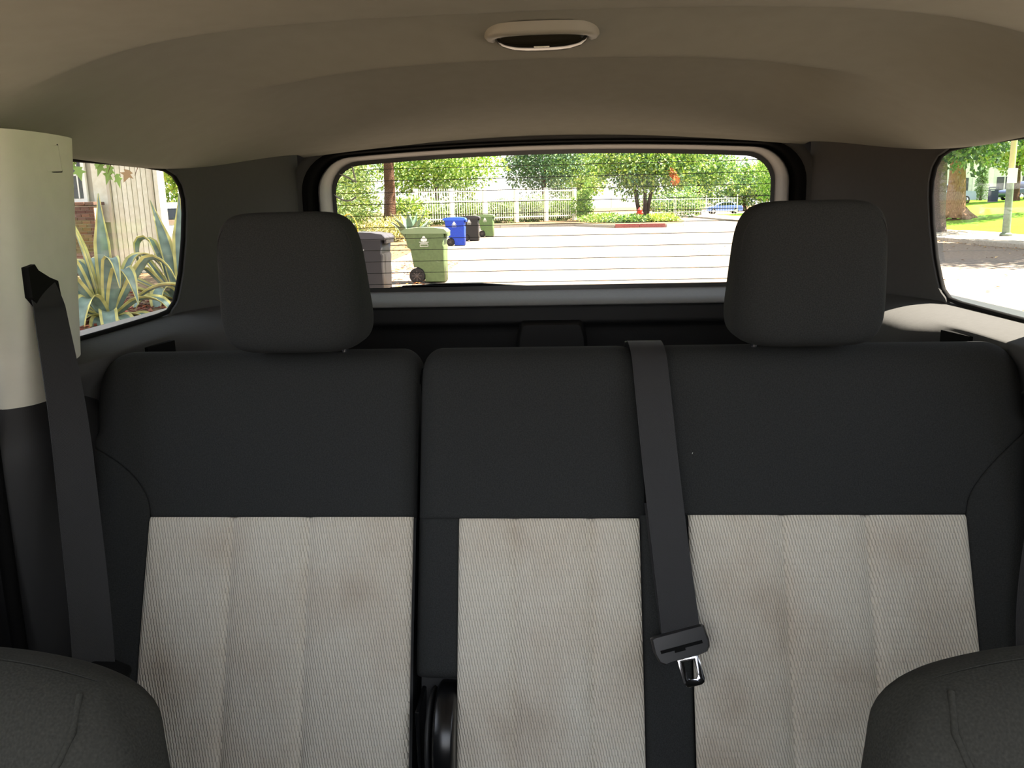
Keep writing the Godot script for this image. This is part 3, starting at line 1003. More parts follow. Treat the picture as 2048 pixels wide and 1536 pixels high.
func belts() -> void:
	# centre belt: over the seat back, down to its latch plate
	var t := thing("seat_belt", "charcoal centre seat belt hanging over the rear seat back with its latch plate", "seat belt", Vector3.ZERO)
	var w := Vector3(0.0240, 0, 0)
	put("webbing", ribbon([Vector3(0.171, 0.893, -0.968), Vector3(0.169, 0.925, -0.978), Vector3(0.162, 1.00, -1.016), Vector3(0.153, 1.10, -1.062), Vector3(0.1475, 1.17, -1.092), Vector3(0.1445, 1.215, -1.115), Vector3(0.143, 1.243, -1.138), Vector3(0.142, 1.2545, -1.170), Vector3(0.141, 1.253, -1.205), Vector3(0.140, 1.225, -1.250), Vector3(0.139, 1.05, -1.27)], [w + Vector3(0, 0.004, 0), w + Vector3(0, 0.003, 0), w, w, w, w, w, w, w, w, w]), M.belt, t)
	put("webbing_return", ribbon([Vector3(0.172, 0.890, -0.976), Vector3(0.164, 0.96, -1.012), Vector3(0.158, 1.02, -1.036), Vector3(0.154, 1.06, -1.054)], [w, w, w, w]), M.belt, t, "second layer of webbing behind the first")
	var lp := Node3D.new()
	lp.name = "latch_plate"
	t.add_child(lp)
	lp.position = Vector3(0.1690, 0.9015, -0.966)
	lp.rotation = Vector3(-0.32, 0.0, 0.262)
	var outer := PackedVector2Array([Vector2(-0.0345, 0.018), Vector2(-0.030, 0.0195), Vector2(0.030, 0.0195), Vector2(0.0345, 0.018), Vector2(0.036, 0.0), Vector2(0.0345, -0.008), Vector2(0.030, -0.0135), Vector2(0.018, -0.0155), Vector2(-0.018, -0.0155), Vector2(-0.026, -0.0165), Vector2(-0.0325, -0.012), Vector2(-0.0355, 0.0)])
	var small := PackedVector2Array()
	for q in outer: small.append(q * 0.93)
	put("grip", loft([ring_at(outer, -0.005), ring_at(outer, 0.0035), ring_at(small, 0.0055)], true, true), M.buckle, lp, "black plastic grip")
	put("slot", moved(prism(PackedVector2Array([Vector2(-0.027, 0.003), Vector2(0.027, 0.003), Vector2(0.027, -0.001), Vector2(0.004, -0.001), Vector2(0.004, -0.004), Vector2(-0.010, -0.004), Vector2(-0.010, -0.001), Vector2(-0.027, -0.001)]), 0.002), Transform3D(Basis(), Vector3(0, -0.001, 0.0052))), M.rubber, lp, "dark slot")
	var tongue := PackedVector2Array([Vector2(-0.0135, 0.002), Vector2(0.0135, 0.002), Vector2(0.0135, -0.028), Vector2(0.0118, -0.0325), Vector2(0.008, -0.0345), Vector2(-0.008, -0.0345), Vector2(-0.0118, -0.0325), Vector2(-0.0135, -0.028)])
	var hole := PackedVector2Array([Vector2(-0.0068, -0.003), Vector2(0.0068, -0.003), Vector2(0.0068, -0.022), Vector2(0.006, -0.0245), Vector2(0.003, -0.026), Vector2(-0.003, -0.026), Vector2(-0.006, -0.0245), Vector2(-0.0068, -0.022)])
	var ring := []
	for q in [[tongue, 0.0], [tongue, 0.0020], [hole, 0.0026], [hole, -0.0008], [tongue, 0.0]]: ring.append(ring_at(q[0], q[1]))
	put("tongue", moved(loft(ring, true, false), Transform3D(Basis(), Vector3(0.004, -0.0165, 0.0))), M.chrome, lp, "polished steel tongue with a hole")
	# left belt: out of the pillar, down beside the seat
	var l := thing("seat_belt", "charcoal left seat belt running down from the cream pillar", "seat belt", Vector3.ZERO)
	put("webbing", ribbon([Vector3(-0.530, 0.66, -0.80), Vector3(-0.538, 0.78, -0.845), Vector3(-0.560, 0.93, -0.905), Vector3(-0.590, 1.08, -0.963), Vector3(-0.613, 1.20, -1.004), Vector3(-0.636, 1.315, -1.034), Vector3(-0.641, 1.34, -1.040), Vector3(-0.650, 1.365, -1.044)], [Vector3(0.018, 0, -0.015), Vector3(0.018, 0, -0.015), Vector3(0.0175, 0, -0.016), Vector3(0.016, 0, -0.018), Vector3(0.013, 0, -0.0205), Vector3(0.008, 0, -0.0225), Vector3(0.006, 0, -0.023), Vector3(0.004, 0, -0.0235)]), M.belt, l)
	put("anchor", rbox(Vector3(0.05, 0.024, 0.03), 0.008, 2, Vector3(-0.545, 0.895, -0.905), Basis(Vector3(0, 0, 1), -0.4)), M.rubber, l, "black belt anchor cover")
	# right belt, at the edge of the picture
	var r := thing("seat_belt", "charcoal right seat belt at the outer edge of the right seat", "seat belt", Vector3.ZERO)
	put("webbing", ribbon([Vector3(0.583, 0.66, -0.84), Vector3(0.590, 0.78, -0.90), Vector3(0.600, 0.93, -0.965), Vector3(0.618, 1.06, -1.00), Vector3(0.630, 1.20, -1.018), Vector3(0.640, 1.315, -1.036), Vector3(0.643, 1.34, -1.040), Vector3(0.650, 1.365, -1.044)], [Vector3(0.017, 0, 0.015), Vector3(0.017, 0, 0.015), Vector3(0.0165, 0, 0.016), Vector3(0.014, 0, 0.018), Vector3(0.010, 0, 0.0205), Vector3(0.006, 0, 0.0225), Vector3(0.005, 0, 0.023), Vector3(0.004, 0, 0.0235)]), M.belt, r)


# ------------------------------------------------------------------ front seats, only their inner shoulders in the picture
func front_seats() -> void:
	for s in [-1, 1]:
		var t := thing("front_seat", "charcoal cloth front seat at the lower %s, only its shoulder in view" % ("left" if s < 0 else "right"), "car seat", Vector3.ZERO)
		var cx: float = s * (0.425 if s < 0 else 0.388)
		var top := 1.169 if s < 0 else 1.178
		var loops := []
		for j in 36:
			var v := j / 35.0
			var y := lerpf(0.55, top, 1.0 - pow(1.0 - v, 1.8))
			var d := (top - y)
			var cap := sqrt(clampf(1.0 - pow(1.0 - clampf(d / 0.055, 0.0, 1.0), 2.0), 0.0, 1.0))
			var hw := lerpf(0.170, 0.232, smoothstep(0.0, 0.42, d)) - 0.012 * (1.0 - cap) - 0.018 * pow(1.0 - clampf(d / 0.05, 0, 1), 2.0)
			var hz := maxf(0.052 * cap, 0.001)
			var cz := -0.478 + d * 0.16
			var l := PackedVector3Array()
			for i in 64:
				var a := -TAU * i / 64
				var qx := signf(cos(a)) * pow(absf(cos(a)), 0.55)
				var qz := signf(sin(a)) * pow(absf(sin(a)), 0.50)
				var dish := 0.016 * smoothstep(0.05, 0.25, d) * exp(-pow(qx / 0.55, 2.0)) if qz > 0 else 0.0
				var sag := 0.020 * pow(absf(qx), 2.5) * smoothstep(0.10, 0.0, d)
				l.append(Vector3(cx + qx * hw, y - sag, cz + qz * hz - dish))
			loops.append(l)
		put("backrest", loft(loops, true, true), M.front_cloth, t)
		# piped seam from the shoulder down the front face
		var inn: float = -s
		var pts := []
		for k in 14:
			var v := k / 13.0
			var y := lerpf(top - 0.004, 0.95, v)
			var d := top - y
			var cap := sqrt(clampf(1.0 - pow(1.0 - clampf(d / 0.055, 0.0, 1.0), 2.0), 0.0, 1.0))
			var hw := lerpf(0.170, 0.232, smoothstep(0.0, 0.42, d)) - 0.012 * (1.0 - cap) - 0.018 * pow(1.0 - clampf(d / 0.05, 0, 1), 2.0)
			var qx := lerpf(0.94, 0.50, smoothstep(-0.1, 0.6, v))
			var qz := pow(maxf(1.0 - pow(qx, 1.0 / 0.55 * 2.0), 0.0), 0.25)
			var dish := 0.016 * smoothstep(0.05, 0.25, d) * exp(-pow(qx / 0.55, 2.0))
			pts.append(Vector3(cx + inn * qx * hw, y - 0.020 * pow(qx, 2.5) * smoothstep(0.10, 0.0, d), -0.478 + d * 0.16 + qz * 0.052 * cap - dish))
		put("piped_seam", tube(pts, 0.0022, 8), M.front_cloth, t, "raised seam")
		var hl := []
		for j in 21:
			var a := -PI / 2 + PI * j / 20.0
			var sc := pow(maxf(cos(a), 0.0), 0.4)
			var l := PackedVector3Array()
			for i in 40:
				var b := -TAU * i / 40
				l.append(Vector3(cx + s * 0.07 + signf(cos(b)) * pow(absf(cos(b)), 0.5) * 0.13 * sc, 1.34 + 0.095 * signf(sin(a)) * pow(absf(sin(a)), 0.5), -0.50 + signf(sin(b)) * pow(absf(sin(b)), 0.6) * 0.05 * sc))
			hl.append(l)
		put("headrest", loft(hl, true, true), M.front_cloth, t)
		for q in [-1, 1]: put("headrest_post", tube([Vector3(cx + s * 0.07 + q * 0.06, 1.17, -0.49), Vector3(cx + s * 0.07 + q * 0.06, 1.27, -0.495)], 0.006, 8), M.chrome, t)
		put("cushion", rbox(Vector3(0.48, 0.16, 0.48), 0.05, 4, Vector3(cx, 0.62, -0.22)), M.front_cloth, t)
		put("base", rbox(Vector3(0.40, 0.24, 0.40), 0.02, 1, Vector3(cx, 0.44, -0.22)), M.trim_black, t)


# ------------------------------------------------------------------ outside: ground
func slab(poly: PackedVector2Array, y0: float, y1: float) -> ArrayMesh:
	# outline in (x, z), from height y0 up to y1
	var q := PackedVector2Array()
	for v in poly: q.append(Vector2(v.x, -v.y))
	return moved(prism(q, y1 - y0), Transform3D(Basis(Vector3(1, 0, 0), Vector3(0, 0, -1), Vector3(0, 1, 0)), Vector3(0, (y0 + y1) / 2, 0)))


func kerb_row(pts: Array, w: float, h: float, m: Material, called: String, parent: Node, n_split := 1.6) -> void:
	# kerb stones laid end to end along a line of (x, z)
	for k in pts.size() - 1:
		var a := Vector3(pts[k].x, 0, pts[k].y)
		var b := Vector3(pts[k + 1].x, 0, pts[k + 1].y)
		var n := maxi(1, int(a.distance_to(b) / n_split))
		for i in n:
			var p := a.lerp(b, float(i) / n)
			var q := a.lerp(b, float(i + 1) / n)
			var basis := Basis(Vector3.UP, atan2(-(q - p).z, (q - p).x))
			put(called, rbox(Vector3(p.distance_to(q) - 0.01, h, w), 0.02, 1, (p + q) / 2 + Vector3(0, h / 2 - 0.02, 0), basis), m, parent)


func street() -> void:
	var asphalt_tex := noise_tex(0.05, 512, 31, false, 4.0, ramp([Color(0.72, 0.70, 0.68), Color(0.86, 0.84, 0.82), Color(1, 0.98, 0.95)]), 5)
	M.asphalt = grain(mat(Color(0.535, 0.50, 0.465), 0.95, 0.3), asphalt_tex, 0.35, noise_tex(0.2, 256, 32), 0.3)
	M.concrete = grain(mat(Color(0.66, 0.64, 0.60), 0.95, 0.3), noise_tex(0.03, 512, 33, false, 4.0, ramp([Color(0.84, 0.82, 0.8), Color(1, 1, 1)]), 5), 0.6)
	M.soil = grain(mat(Color(0.55, 0.49, 0.41), 1.0, 0.2), noise_tex(0.05, 512, 34, false, 4.0, ramp([Color(0.62, 0.55, 0.5), Color(1, 0.97, 0.92)]), 5), 0.5, noise_tex(0.1, 256, 35), 1.0)
	M.lawn = grain(mat(Color(0.42, 0.58, 0.19), 1.0, 0.2), noise_tex(0.03, 512, 36, false, 4.0, ramp([Color(0.72, 0.78, 0.6), Color(1, 1, 0.9)]), 5), 0.5)
	M.red_kerb = grain(mat(Color(0.70, 0.44, 0.42), 0.9, 0.3), noise_tex(0.05, 256, 37, false, 4.0, ramp([Color(0.75, 0.7, 0.7), Color(1, 1, 1)]), 4), 1.0)
	struct("ground", slab(PackedVector2Array([Vector2(-160, 60), Vector2(160, 60), Vector2(160, -320), Vector2(-160, -320)]), -0.3, -0.02), M.soil, "dry ground beyond the street")
	struct("road", slab(PackedVector2Array([Vector2(-60, 45), Vector2(30, 45), Vector2(30, -150), Vector2(-60, -150)]), -0.1, 0.0), M.asphalt, "pale sunlit asphalt street")
	# planted strip and gardens on the left
	var left := [Vector2(-3.9, 40), Vector2(-3.9, -15), Vector2(-4.3, -24), Vector2(-4.9, -34), Vector2(-5.2, -44), Vector2(-8.0, -49), Vector2(-14, -50.5)]
	var poly := PackedVector2Array(left)
	poly.append_array([Vector2(-59, -50.5), Vector2(-59, 40)])
	var vl := struct("verge_left", slab(poly, -0.02, 0.14), M.soil, "brown soil strip along the left side of the street")
	kerb_row(left.slice(1), 0.16, 0.17, M.concrete, "kerb_stone", vl)
	# pavement and lawn on the right
	var vr := struct("pavement_right", slab(PackedVector2Array([Vector2(12.75, 40), Vector2(16.0, 40), Vector2(16.0, -88), Vector2(12.75, -88)]), -0.02, 0.13), M.concrete, "pale pavement on the far side of the street")
	kerb_row([Vector2(12.68, 0), Vector2(12.68, -60)], 0.16, 0.15, M.concrete, "kerb_stone", vr, 2.0)
	var lw := func(u: float, v: float) -> Vector3:
		var x := lerpf(15.7, 45.0, u)
		var z := lerpf(10.0, -88.0, v)
		return Vector3(x, 0.13 + 0.95 * smoothstep(15.7, 33.0, x) + 0.02 * sin(z * 0.9) * sin(x), z)
	struct("lawn", sheet(30, 60, lw, null, 0.2), M.lawn, "bright green lawn sloping up from the pavement")
	# planted corner at the far end with its red kerb
	var far := [Vector2(-60, -57), Vector2(-8, -56.5), Vector2(-2, -58.5), Vector2(1.2, -58.0), Vector2(2.4, -54.5), Vector2(3.5, -52.0), Vector2(6.4, -50.9), Vector2(7.6, -52.5), Vector2(8.6, -58.0), Vector2(9.4, -66.0), Vector2(10.5, -100)]
	var fp := PackedVector2Array(far)
	fp.append(Vector2(-60, -140))
	var vf := struct("verge_far", slab(fp, -0.02, 0.22), M.soil, "planted corner at the far end of the street")
	kerb_row(far.slice(1, 6), 0.18, 0.22, M.concrete, "kerb_stone", vf, 2.0)
	kerb_row(far.slice(5, 7), 0.2, 0.26, M.red_kerb, "red_kerb_stone", vf, 1.2)
	kerb_row(far.slice(6, 10), 0.18, 0.22, M.concrete, "kerb_stone", vf, 2.0)
	# fallen leaves
	var leaf := leaf_mesh(0.5)
	litter("fallen_leaves", "dry fallen leaves scattered on the street", [[260, Vector3(9.0, 0.004, -19.0), Vector3(5.0, 0, 9.0)], [120, Vector3(12.3, 0.004, -28.0), Vector3(0.35, 0, 6.0)]], leaf, Vector2(0.05, 0.13), [Color(0.55, 0.38, 0.22), Color(0.75, 0.62, 0.42), Color(0.45, 0.30, 0.18)])
	litter("leaf_litter", "orange brown leaf litter between the carts", [[420, Vector3(-3.7, 0.01, -18.5), Vector3(1.1, 0, 4.5)], [200, Vector3(-5.6, 0.155, -24.0), Vector3(1.2, 0, 5.0)]], leaf, Vector2(0.06, 0.16), [Color(0.65, 0.36, 0.16), Color(0.72, 0.50, 0.26), Color(0.5, 0.26, 0.12)])


func leaf_mesh(fat := 0.5) -> ArrayMesh:
	var p := PackedVector3Array([Vector3(0, 0, 0), Vector3(-0.5 * fat, 0.5, 0.08), Vector3(0.5 * fat, 0.5, 0.08), Vector3(0, 1, -0.05), Vector3(0, 0.5, -0.02)])
	return mesh_of(p, PackedInt32Array([0, 1, 4, 1, 3, 4, 3, 2, 4, 2, 0, 4]))


func scatter(called: String, places: Array, tints: PackedColorArray, mesh: Mesh, m: Material, parent: Node) -> MultiMeshInstance3D:
	var mm := MultiMesh.new()
	mm.transform_format = MultiMesh.TRANSFORM_3D
	mm.use_colors = true
	mm.mesh = mesh
	mm.instance_count = places.size()
	for i in places.size():
		mm.set_instance_transform(i, places[i])
		mm.set_instance_color(i, tints[i])
	var o := MultiMeshInstance3D.new()
	o.multimesh = mm
	o.material_override = m
	if parent == self:
		o.name = numbered(called)
		add_child(o)
	else:
		o.name = called
		parent.add_child(o, true)
	o.set_meta("kind", "stuff")
	return o


func leaf_material(back: Color) -> StandardMaterial3D:
	var m := mat(Color(1, 1, 1), 0.6, 0.4)
	m.vertex_color_use_as_albedo = true
	m.backlight_enabled = true
	m.backlight = back
	return m


func litter(called: String, label: String, areas: Array, mesh: Mesh, size: Vector2, cols: Array) -> void:
	if not M.has("leaf_dry"): M.leaf_dry = leaf_material(Color(0.1, 0.08, 0.05))
	var tr := []
	var tc := PackedColorArray()
	for a in areas:
		for i in a[0]:
			var s := rng.randf_range(size.x, size.y)
			var b := Basis(Vector3.UP, rng.randf() * TAU) * Basis(Vector3.RIGHT, -PI / 2 + rng.randf_range(0.05, 0.35))
			tr.append(Transform3D(b.scaled(Vector3.ONE * s), a[1] + Vector3(rng.randf_range(-1, 1) * a[2].x, 0.005, rng.randf_range(-1, 1) * a[2].z)))
			tc.append((cols[rng.randi() % cols.size()] as Color).srgb_to_linear() * rng.randf_range(0.8, 1.2))
	tag(scatter(called, tr, tc, mesh, M.leaf_dry, self), label, "leaves")


# ------------------------------------------------------------------ plants
# blobs: [centre offset, radii, leaves]; cols are sRGB
func foliage(called: String, blobs: Array, size: Vector2, cols: Array, parent: Node, fat := 0.6, hang := 0.0) -> MultiMeshInstance3D:
	if not M.has("leaf_green"): M.leaf_green = leaf_material(Color(0.55, 0.62, 0.25))
	var tr := []
	var tc := PackedColorArray()
	for bl in blobs:
		var tone := rng.randf_range(0.85, 1.12)
		for i in bl[2]:
			var d := Vector3(rng.randfn(), rng.randfn(), rng.randfn()).normalized()
			var r := pow(rng.randf(), 0.4)
			var at: Vector3 = bl[0] + Vector3(d.x * bl[1].x, d.y * bl[1].y, d.z * bl[1].z) * r
			var up := (d * 0.8 + Vector3(rng.randfn(), rng.randfn(), rng.randfn()) * 0.55 + Vector3(0, -hang, 0)).normalized()
			var side := up.cross(Vector3(rng.randfn(), rng.randfn(), rng.randfn()).normalized())
			if side.length() < 0.01: side = Vector3.RIGHT
			side = side.normalized()
			var s := rng.randf_range(size.x, size.y)
			tr.append(Transform3D(Basis(side * s, up * s, side.cross(up) * s), at))
			tc.append((cols[rng.randi() % cols.size()] as Color).srgb_to_linear() * tone * rng.randf_range(0.85, 1.15))
	return scatter(called, tr, tc, leaf_mesh(fat), M.leaf_green, parent)


func ball_crown(c: Vector3, radii: Vector3, blobs: int, leaves: int, blob_size := 0.45) -> Array:
	# clumps set over an ellipsoid
	var out := []
	for i in blobs:
		var k := (i + 0.5) / blobs
		var y := 1.0 - 2.0 * k
		var a := i * 2.399963 + rng.randf_range(-0.3, 0.3)
		var r := sqrt(maxf(0.0, 1.0 - y * y))
		var d := Vector3(cos(a) * r, y, sin(a) * r) * rng.randf_range(0.45, 0.85)
		var s := blob_size * rng.randf_range(0.75, 1.25)
		out.append([c + d * radii, radii * s, int(leaves / blobs)])
	return out


func tree(called: String, label: String, at: Vector3, trunk_h: float, trunk_r: float, crown: Array, size: Vector2, cols: Array, bark: Material, group := "", fat := 0.6, trunks := [[0.0, 0.0]]) -> Node3D:
	var t := thing(called, label, "tree", at, 0.0, group)
	for q in trunks:
		var pts := []
		var rad := []
		for k in 9:
			var v := k / 8.0
			pts.append(Vector3(q[0] * (0.5 + v * 1.4) + 0.06 * trunk_h * 0.2 * sin(v * 5.0 + q[0] * 9.0), trunk_h * v, q[1] * (0.5 + v)))
			rad.append(trunk_r * (1.0 - 0.45 * v + 0.5 * exp(-v * 14.0)))
		put("trunk", tube(pts, rad, 14), bark, t)
	if crown.size(): foliage("foliage", crown, size, cols, t, fat)
	return t


func bush(label: String, at: Vector3, radii: Vector3, leaves: int, size: Vector2, cols: Array, fat := 0.6, called := "bush", group := "", stem := true) -> Node3D:
	var t := thing(called, label, "bush", at, 0.0, group)
	foliage("foliage", ball_crown(Vector3(0, radii.y * 0.8, 0), radii, 9, leaves, 0.5), size, cols, t, fat)
	if stem:
		for k in 3:
			var a := k * 2.1
			put("stem", tube([Vector3.ZERO, Vector3(cos(a) * radii.x * 0.3, radii.y * 0.6, sin(a) * radii.z * 0.3)], [0.03, 0.015], 6), M.bark, t)
	return t


# one sword leaf of an agave as a curved channel; colours: blue green middle, yellow margins
func agave_leaf(length: float, width: float, e0: float, bends: Array, twist := 0.0, plain := false) -> ArrayMesh:
	var n := 18
	var path := [Vector3.ZERO]
	var dirs := []
	for k in n + 1:
		var s := float(k) / n
		var e := deg_to_rad(e0 - steps(bends, s))
		dirs.append(Vector3(cos(e), sin(e), 0))
		if k > 0: path.append(path[-1] + dirs[k] * length / n)
	var cs := [-1.0, -0.72, -0.68, -0.25, 0.0, 0.25, 0.68, 0.72, 1.0]
	var f := func(u: float, v: float) -> Vector3:
		var k := mini(int(round(v * n)), n)
		var s := float(k) / n
		var c: float = cs[int(round(u * 8))]
		var d: Vector3 = dirs[k]
		var up := Vector3(-d.y, d.x, 0)
		var w := width * 0.5 * (0.75 + 0.55 * sin(PI * minf(s * 1.1, 1.0))) * pow(clampf((1.0 - s) * 2.6, 0.0, 1.0), 0.75) + 0.002
		var sd := Vector3(0, 0, 1).rotated(d, twist * s)
		up = up.rotated(d, twist * s)
		return path[k] + sd * c * w + up * (c * c * w * 0.5)
	var colf := func(u: float, v: float) -> Color:
		var c: float = absf(cs[int(round(u * 8))])
		if plain: return Color(0.13, 0.20, 0.14)
		var k := 0.9 + 0.2 * sin(v * 37.0 + u * 5.0)
		return (Color(0.66, 0.60, 0.22) if c > 0.7 else Color(0.19, 0.27, 0.235) if c > 0.3 else Color(0.25, 0.335, 0.28)) * k
	return sheet(8, n, f, null, 0.007, null, colf)


func agave(label: String, at: Vector3, turn: float, leaves: Array, scale := 1.0, plain := false) -> Node3D:
	if not M.has("agave"):
		M.agave = mat(Color(1, 1, 1), 0.5, 0.4)
		M.agave.vertex_color_use_as_albedo = true
	var t := thing("agave", label, "plant", at, turn)
	for l in leaves:
		var o := put("leaf", agave_leaf(l[1] * scale, l[2] * scale, l[3], l[4], l[5] if l.size() > 5 else 0.0, plain), M.agave, t)
		o.rotation.y = deg_to_rad(l[0])
		o.position = Vector3(cos(deg_to_rad(l[0])), 0.4, -sin(deg_to_rad(l[0]))) * 0.08 * scale
	put("heart", lathe([[0.02, 0.0], [0.12 * scale, 0.03], [0.10 * scale, 0.20 * scale], [0.02, 0.34 * scale]], 14), M.agave_heart, t)
	return t


func left_garden() -> void:
	M.bark = grain(mat(Color(0.46, 0.37, 0.31), 1.0, 0.2), noise_tex(0.04, 512, 41, false, 4.0, ramp([Color(0.55, 0.5, 0.48), Color(1, 0.97, 0.95)]), 5), 1.2, noise_tex(0.06, 256, 42), 3.0)
	M.agave_heart = mat(Color(0.42, 0.50, 0.44), 0.6)
	# azimuth (0 right, 90 away, 180 left, 270 towards the car), length, width, first pitch, [along, bend] keys, twist
	var near := [
		[100, 1.55, 0.15, 88, [[0, 0], [1, 3]]], [200, 1.45, 0.16, 84, [[0, 0], [0.6, 4], [1, 12]]], [20, 1.20, 0.15, 66, [[0, 0], [0.55, 6], [0.75, 30], [0.86, 120], [1, 150]]],
		[165, 1.45, 0.17, 70, [[0, 0], [0.5, 4], [0.62, 70], [0.75, 85], [1, 95]], 0.5], [330, 1.25, 0.16, 66, [[0, 0], [0.55, 5], [0.66, 100], [0.8, 135], [1, 140]]],
		[5, 1.45, 0.16, 60, [[0, 0], [0.6, 8], [0.72, 90], [0.85, 120], [1, 130]], -0.4], [185, 1.4, 0.16, 52, [[0, 0], [0.5, 4], [1, 20]]], [240, 1.30, 0.16, 62, [[0, 0], [0.55, 10], [0.68, 100], [1, 140]]],
		[175, 1.2, 0.15, 30, [[0, 0], [0.5, 10], [1, 25]]], [190, 1.15, 0.15, 40, [[0, 0], [0.35, 20], [0.55, 90], [0.8, 125], [1, 130]]], [270, 1.10, 0.17, 66, [[0, 0], [0.35, 30], [0.5, 100], [0.75, 145], [1, 160]]],
		[300, 0.95, 0.15, 40, [[0, 0], [0.35, 30], [0.6, 105], [1, 130]]], [350, 1.25, 0.14, 32, [[0, 0], [0.3, 0], [0.6, 45], [0.8, 100], [1, 130]]], [15, 1.4, 0.13, 42, [[0, 0], [0.4, 10], [0.7, 60], [0.85, 115], [1, 150]]],
		[220, 0.95, 0.16, 45, [[0, 0], [0.3, 30], [0.55, 120], [1, 150]]], [255, 0.80, 0.15, 30, [[0, 0], [0.4, 40], [0.7, 110], [1, 130]]], [320, 0.85, 0.15, 20, [[0, 0], [0.4, 20], [0.7, 90], [1, 120]]],
		[210, 1.25, 0.14, 74, [[0, 0], [0.6, 4], [0.7, 60], [0.85, 110], [1, 130]], 0.6], [315, 1.30, 0.14, 72, [[0, 0], [0.62, 6], [0.72, 90], [0.84, 145], [1, 158]]], [285, 0.75, 0.15, 15, [[0, 0], [0.3, 10], [0.6, 70], [1, 110]]],
		[60, 1.3, 0.15, 70, [[0, 0], [0.6, 10], [0.8, 90], [1, 130]]], [130, 1.35, 0.15, 60, [[0, 0], [0.6, 10], [0.8, 70], [1, 110]]], [345, 0.9, 0.14, 8, [[0, 0], [0.4, 0], [0.7, 40], [1, 70]]],
	]
	agave("nearer variegated agave with yellow edged leaves seen through the left window", Vector3(-5.68, 0.14, -10.15), 0.0, near, 1.0)
	var second := [
		[85, 1.6, 0.16, 86, [[0, 0], [1, 4]]], [150, 1.55, 0.17, 78, [[0, 0], [0.6, 3], [1, 10]]], [170, 1.55, 0.17, 72, [[0, 0], [0.62, 6], [0.72, 80], [0.82, 150], [1, 165]], 0.3], [10, 1.35, 0.16, 70, [[0, 0], [0.7, 4], [0.78, 100], [0.9, 160], [1, 170]]],
		[185, 1.35, 0.16, 60, [[0, 0], [0.6, 5], [0.7, 90], [0.8, 140], [1, 150]]], [215, 1.25, 0.17, 58, [[0, 0], [0.5, 10], [0.6, 110], [0.75, 148], [1, 150]]], [180, 1.5, 0.13, 32, [[0, 0], [0.5, 8], [1, 20]]],
		[195, 1.4, 0.13, 20, [[0, 0], [0.4, 0], [0.7, 30], [1, 70]]], [260, 1.05, 0.16, 55, [[0, 0], [0.35, 30], [0.55, 120], [0.8, 150], [1, 155]]], [300, 0.95, 0.16, 38, [[0, 0], [0.35, 30], [0.6, 115], [1, 140]]],
		[335, 1.2, 0.16, 60, [[0, 0], [0.5, 10], [0.65, 100], [1, 140]]], [0, 1.2, 0.15, 40, [[0, 0], [0.5, 20], [0.7, 100], [1, 130]]], [230, 1.0, 0.15, 20, [[0, 0], [0.3, 0], [0.6, 60], [0.8, 120], [1, 130]]],
		[45, 1.4, 0.15, 72, [[0, 0], [0.6, 8], [1, 60]]], [120, 1.3, 0.15, 62, [[0, 0], [0.6, 10], [0.8, 80], [1, 120]]], [350, 0.9, 0.15, 10, [[0, 0], [0.5, 10], [1, 60]]],
	]
	agave("farther variegated agave beside the white siding, partly hidden", Vector3(-5.62, 0.14, -12.1), 0.0, second, 1.0)
	# bark chips under them
	litter("bark_mulch", "red brown bark chips under the agaves", [[900, Vector3(-5.7, 0.15, -10.3), Vector3(1.5, 0, 1.6)], [500, Vector3(-5.9, 0.15, -12.6), Vector3(1.6, 0, 1.4)]], box(Vector3(0.5, 1.0, 0.16), Vector3(0, 0.5, 0)), Vector2(0.03, 0.09), [Color(0.48, 0.22, 0.15), Color(0.36, 0.17, 0.12), Color(0.58, 0.34, 0.22)])
	# dark agave by the far trunk
	var far := []
	for k in 13: far.append([k * 27.7, rng.randf_range(1.1, 1.4), 0.17, rng.randf_range(35, 80), [[0, 0], [0.6, 6], [1, rng.randf_range(10, 40)]]])
	agave("dark green agave at the foot of the brown trunk behind the carts", Vector3(-5.35, 0.14, -30.5), 0.3, far, 1.0, true)
	# green thicket left of the trunk
	var g := [Color(0.42, 0.52, 0.30), Color(0.55, 0.62, 0.38), Color(0.34, 0.44, 0.28), Color(0.62, 0.66, 0.44)]
	var gl := [Color(0.66, 0.74, 0.40), Color(0.54, 0.66, 0.32), Color(0.78, 0.80, 0.50)]
	bush("tall loose grey green shrub at the left edge of the rear glass", Vector3(-9.3, 0.14, -31.0), Vector3(2.0, 2.2, 1.6), 5200, Vector2(0.10, 0.26), g, 0.28)
	bush("grassy pale green shrub left of the brown trunk", Vector3(-9.6, 0.14, -36.0), Vector3(1.7, 2.0, 1.6), 5200, Vector2(0.12, 0.34), g + gl, 0.22)
	bush("low straw coloured shrub at the foot of the brown trunk", Vector3(-6.9, 0.14, -34.0), Vector3(1.1, 0.55, 1.0), 2200, Vector2(0.10, 0.28), [Color(0.72, 0.68, 0.46), Color(0.62, 0.62, 0.40), Color(0.80, 0.76, 0.58)], 0.2)
	bush("dark leafy shrub behind the yellow hoop", Vector3(-8.4, 0.14, -28.0), Vector3(1.0, 1.2, 1.0), 2600, Vector2(0.10, 0.24), g, 0.3)
	tree("brown_trunk_tree", "tree with straight brown trunk on the left of the rear glass", Vector3(-7.75, 0.14, -38.5), 9.0, 0.27, ball_crown(Vector3(0, 8.6, 0), Vector3(4.6, 2.6, 4.6), 24, 6500, 0.45), Vector2(0.14, 0.30), g + gl, M.bark)
	bush("tall dark green shrub left of the brown trunk", Vector3(-11.6, 0.14, -44.5), Vector3(2.6, 2.2, 1.6), 6500, Vector2(0.12, 0.28), g, 0.4)
	bush("leafy green shrub just right of the brown trunk", Vector3(-8.2, 0.14, -46.0), Vector3(1.1, 1.1, 1.0), 3000, Vector2(0.12, 0.28), g + gl, 0.4)
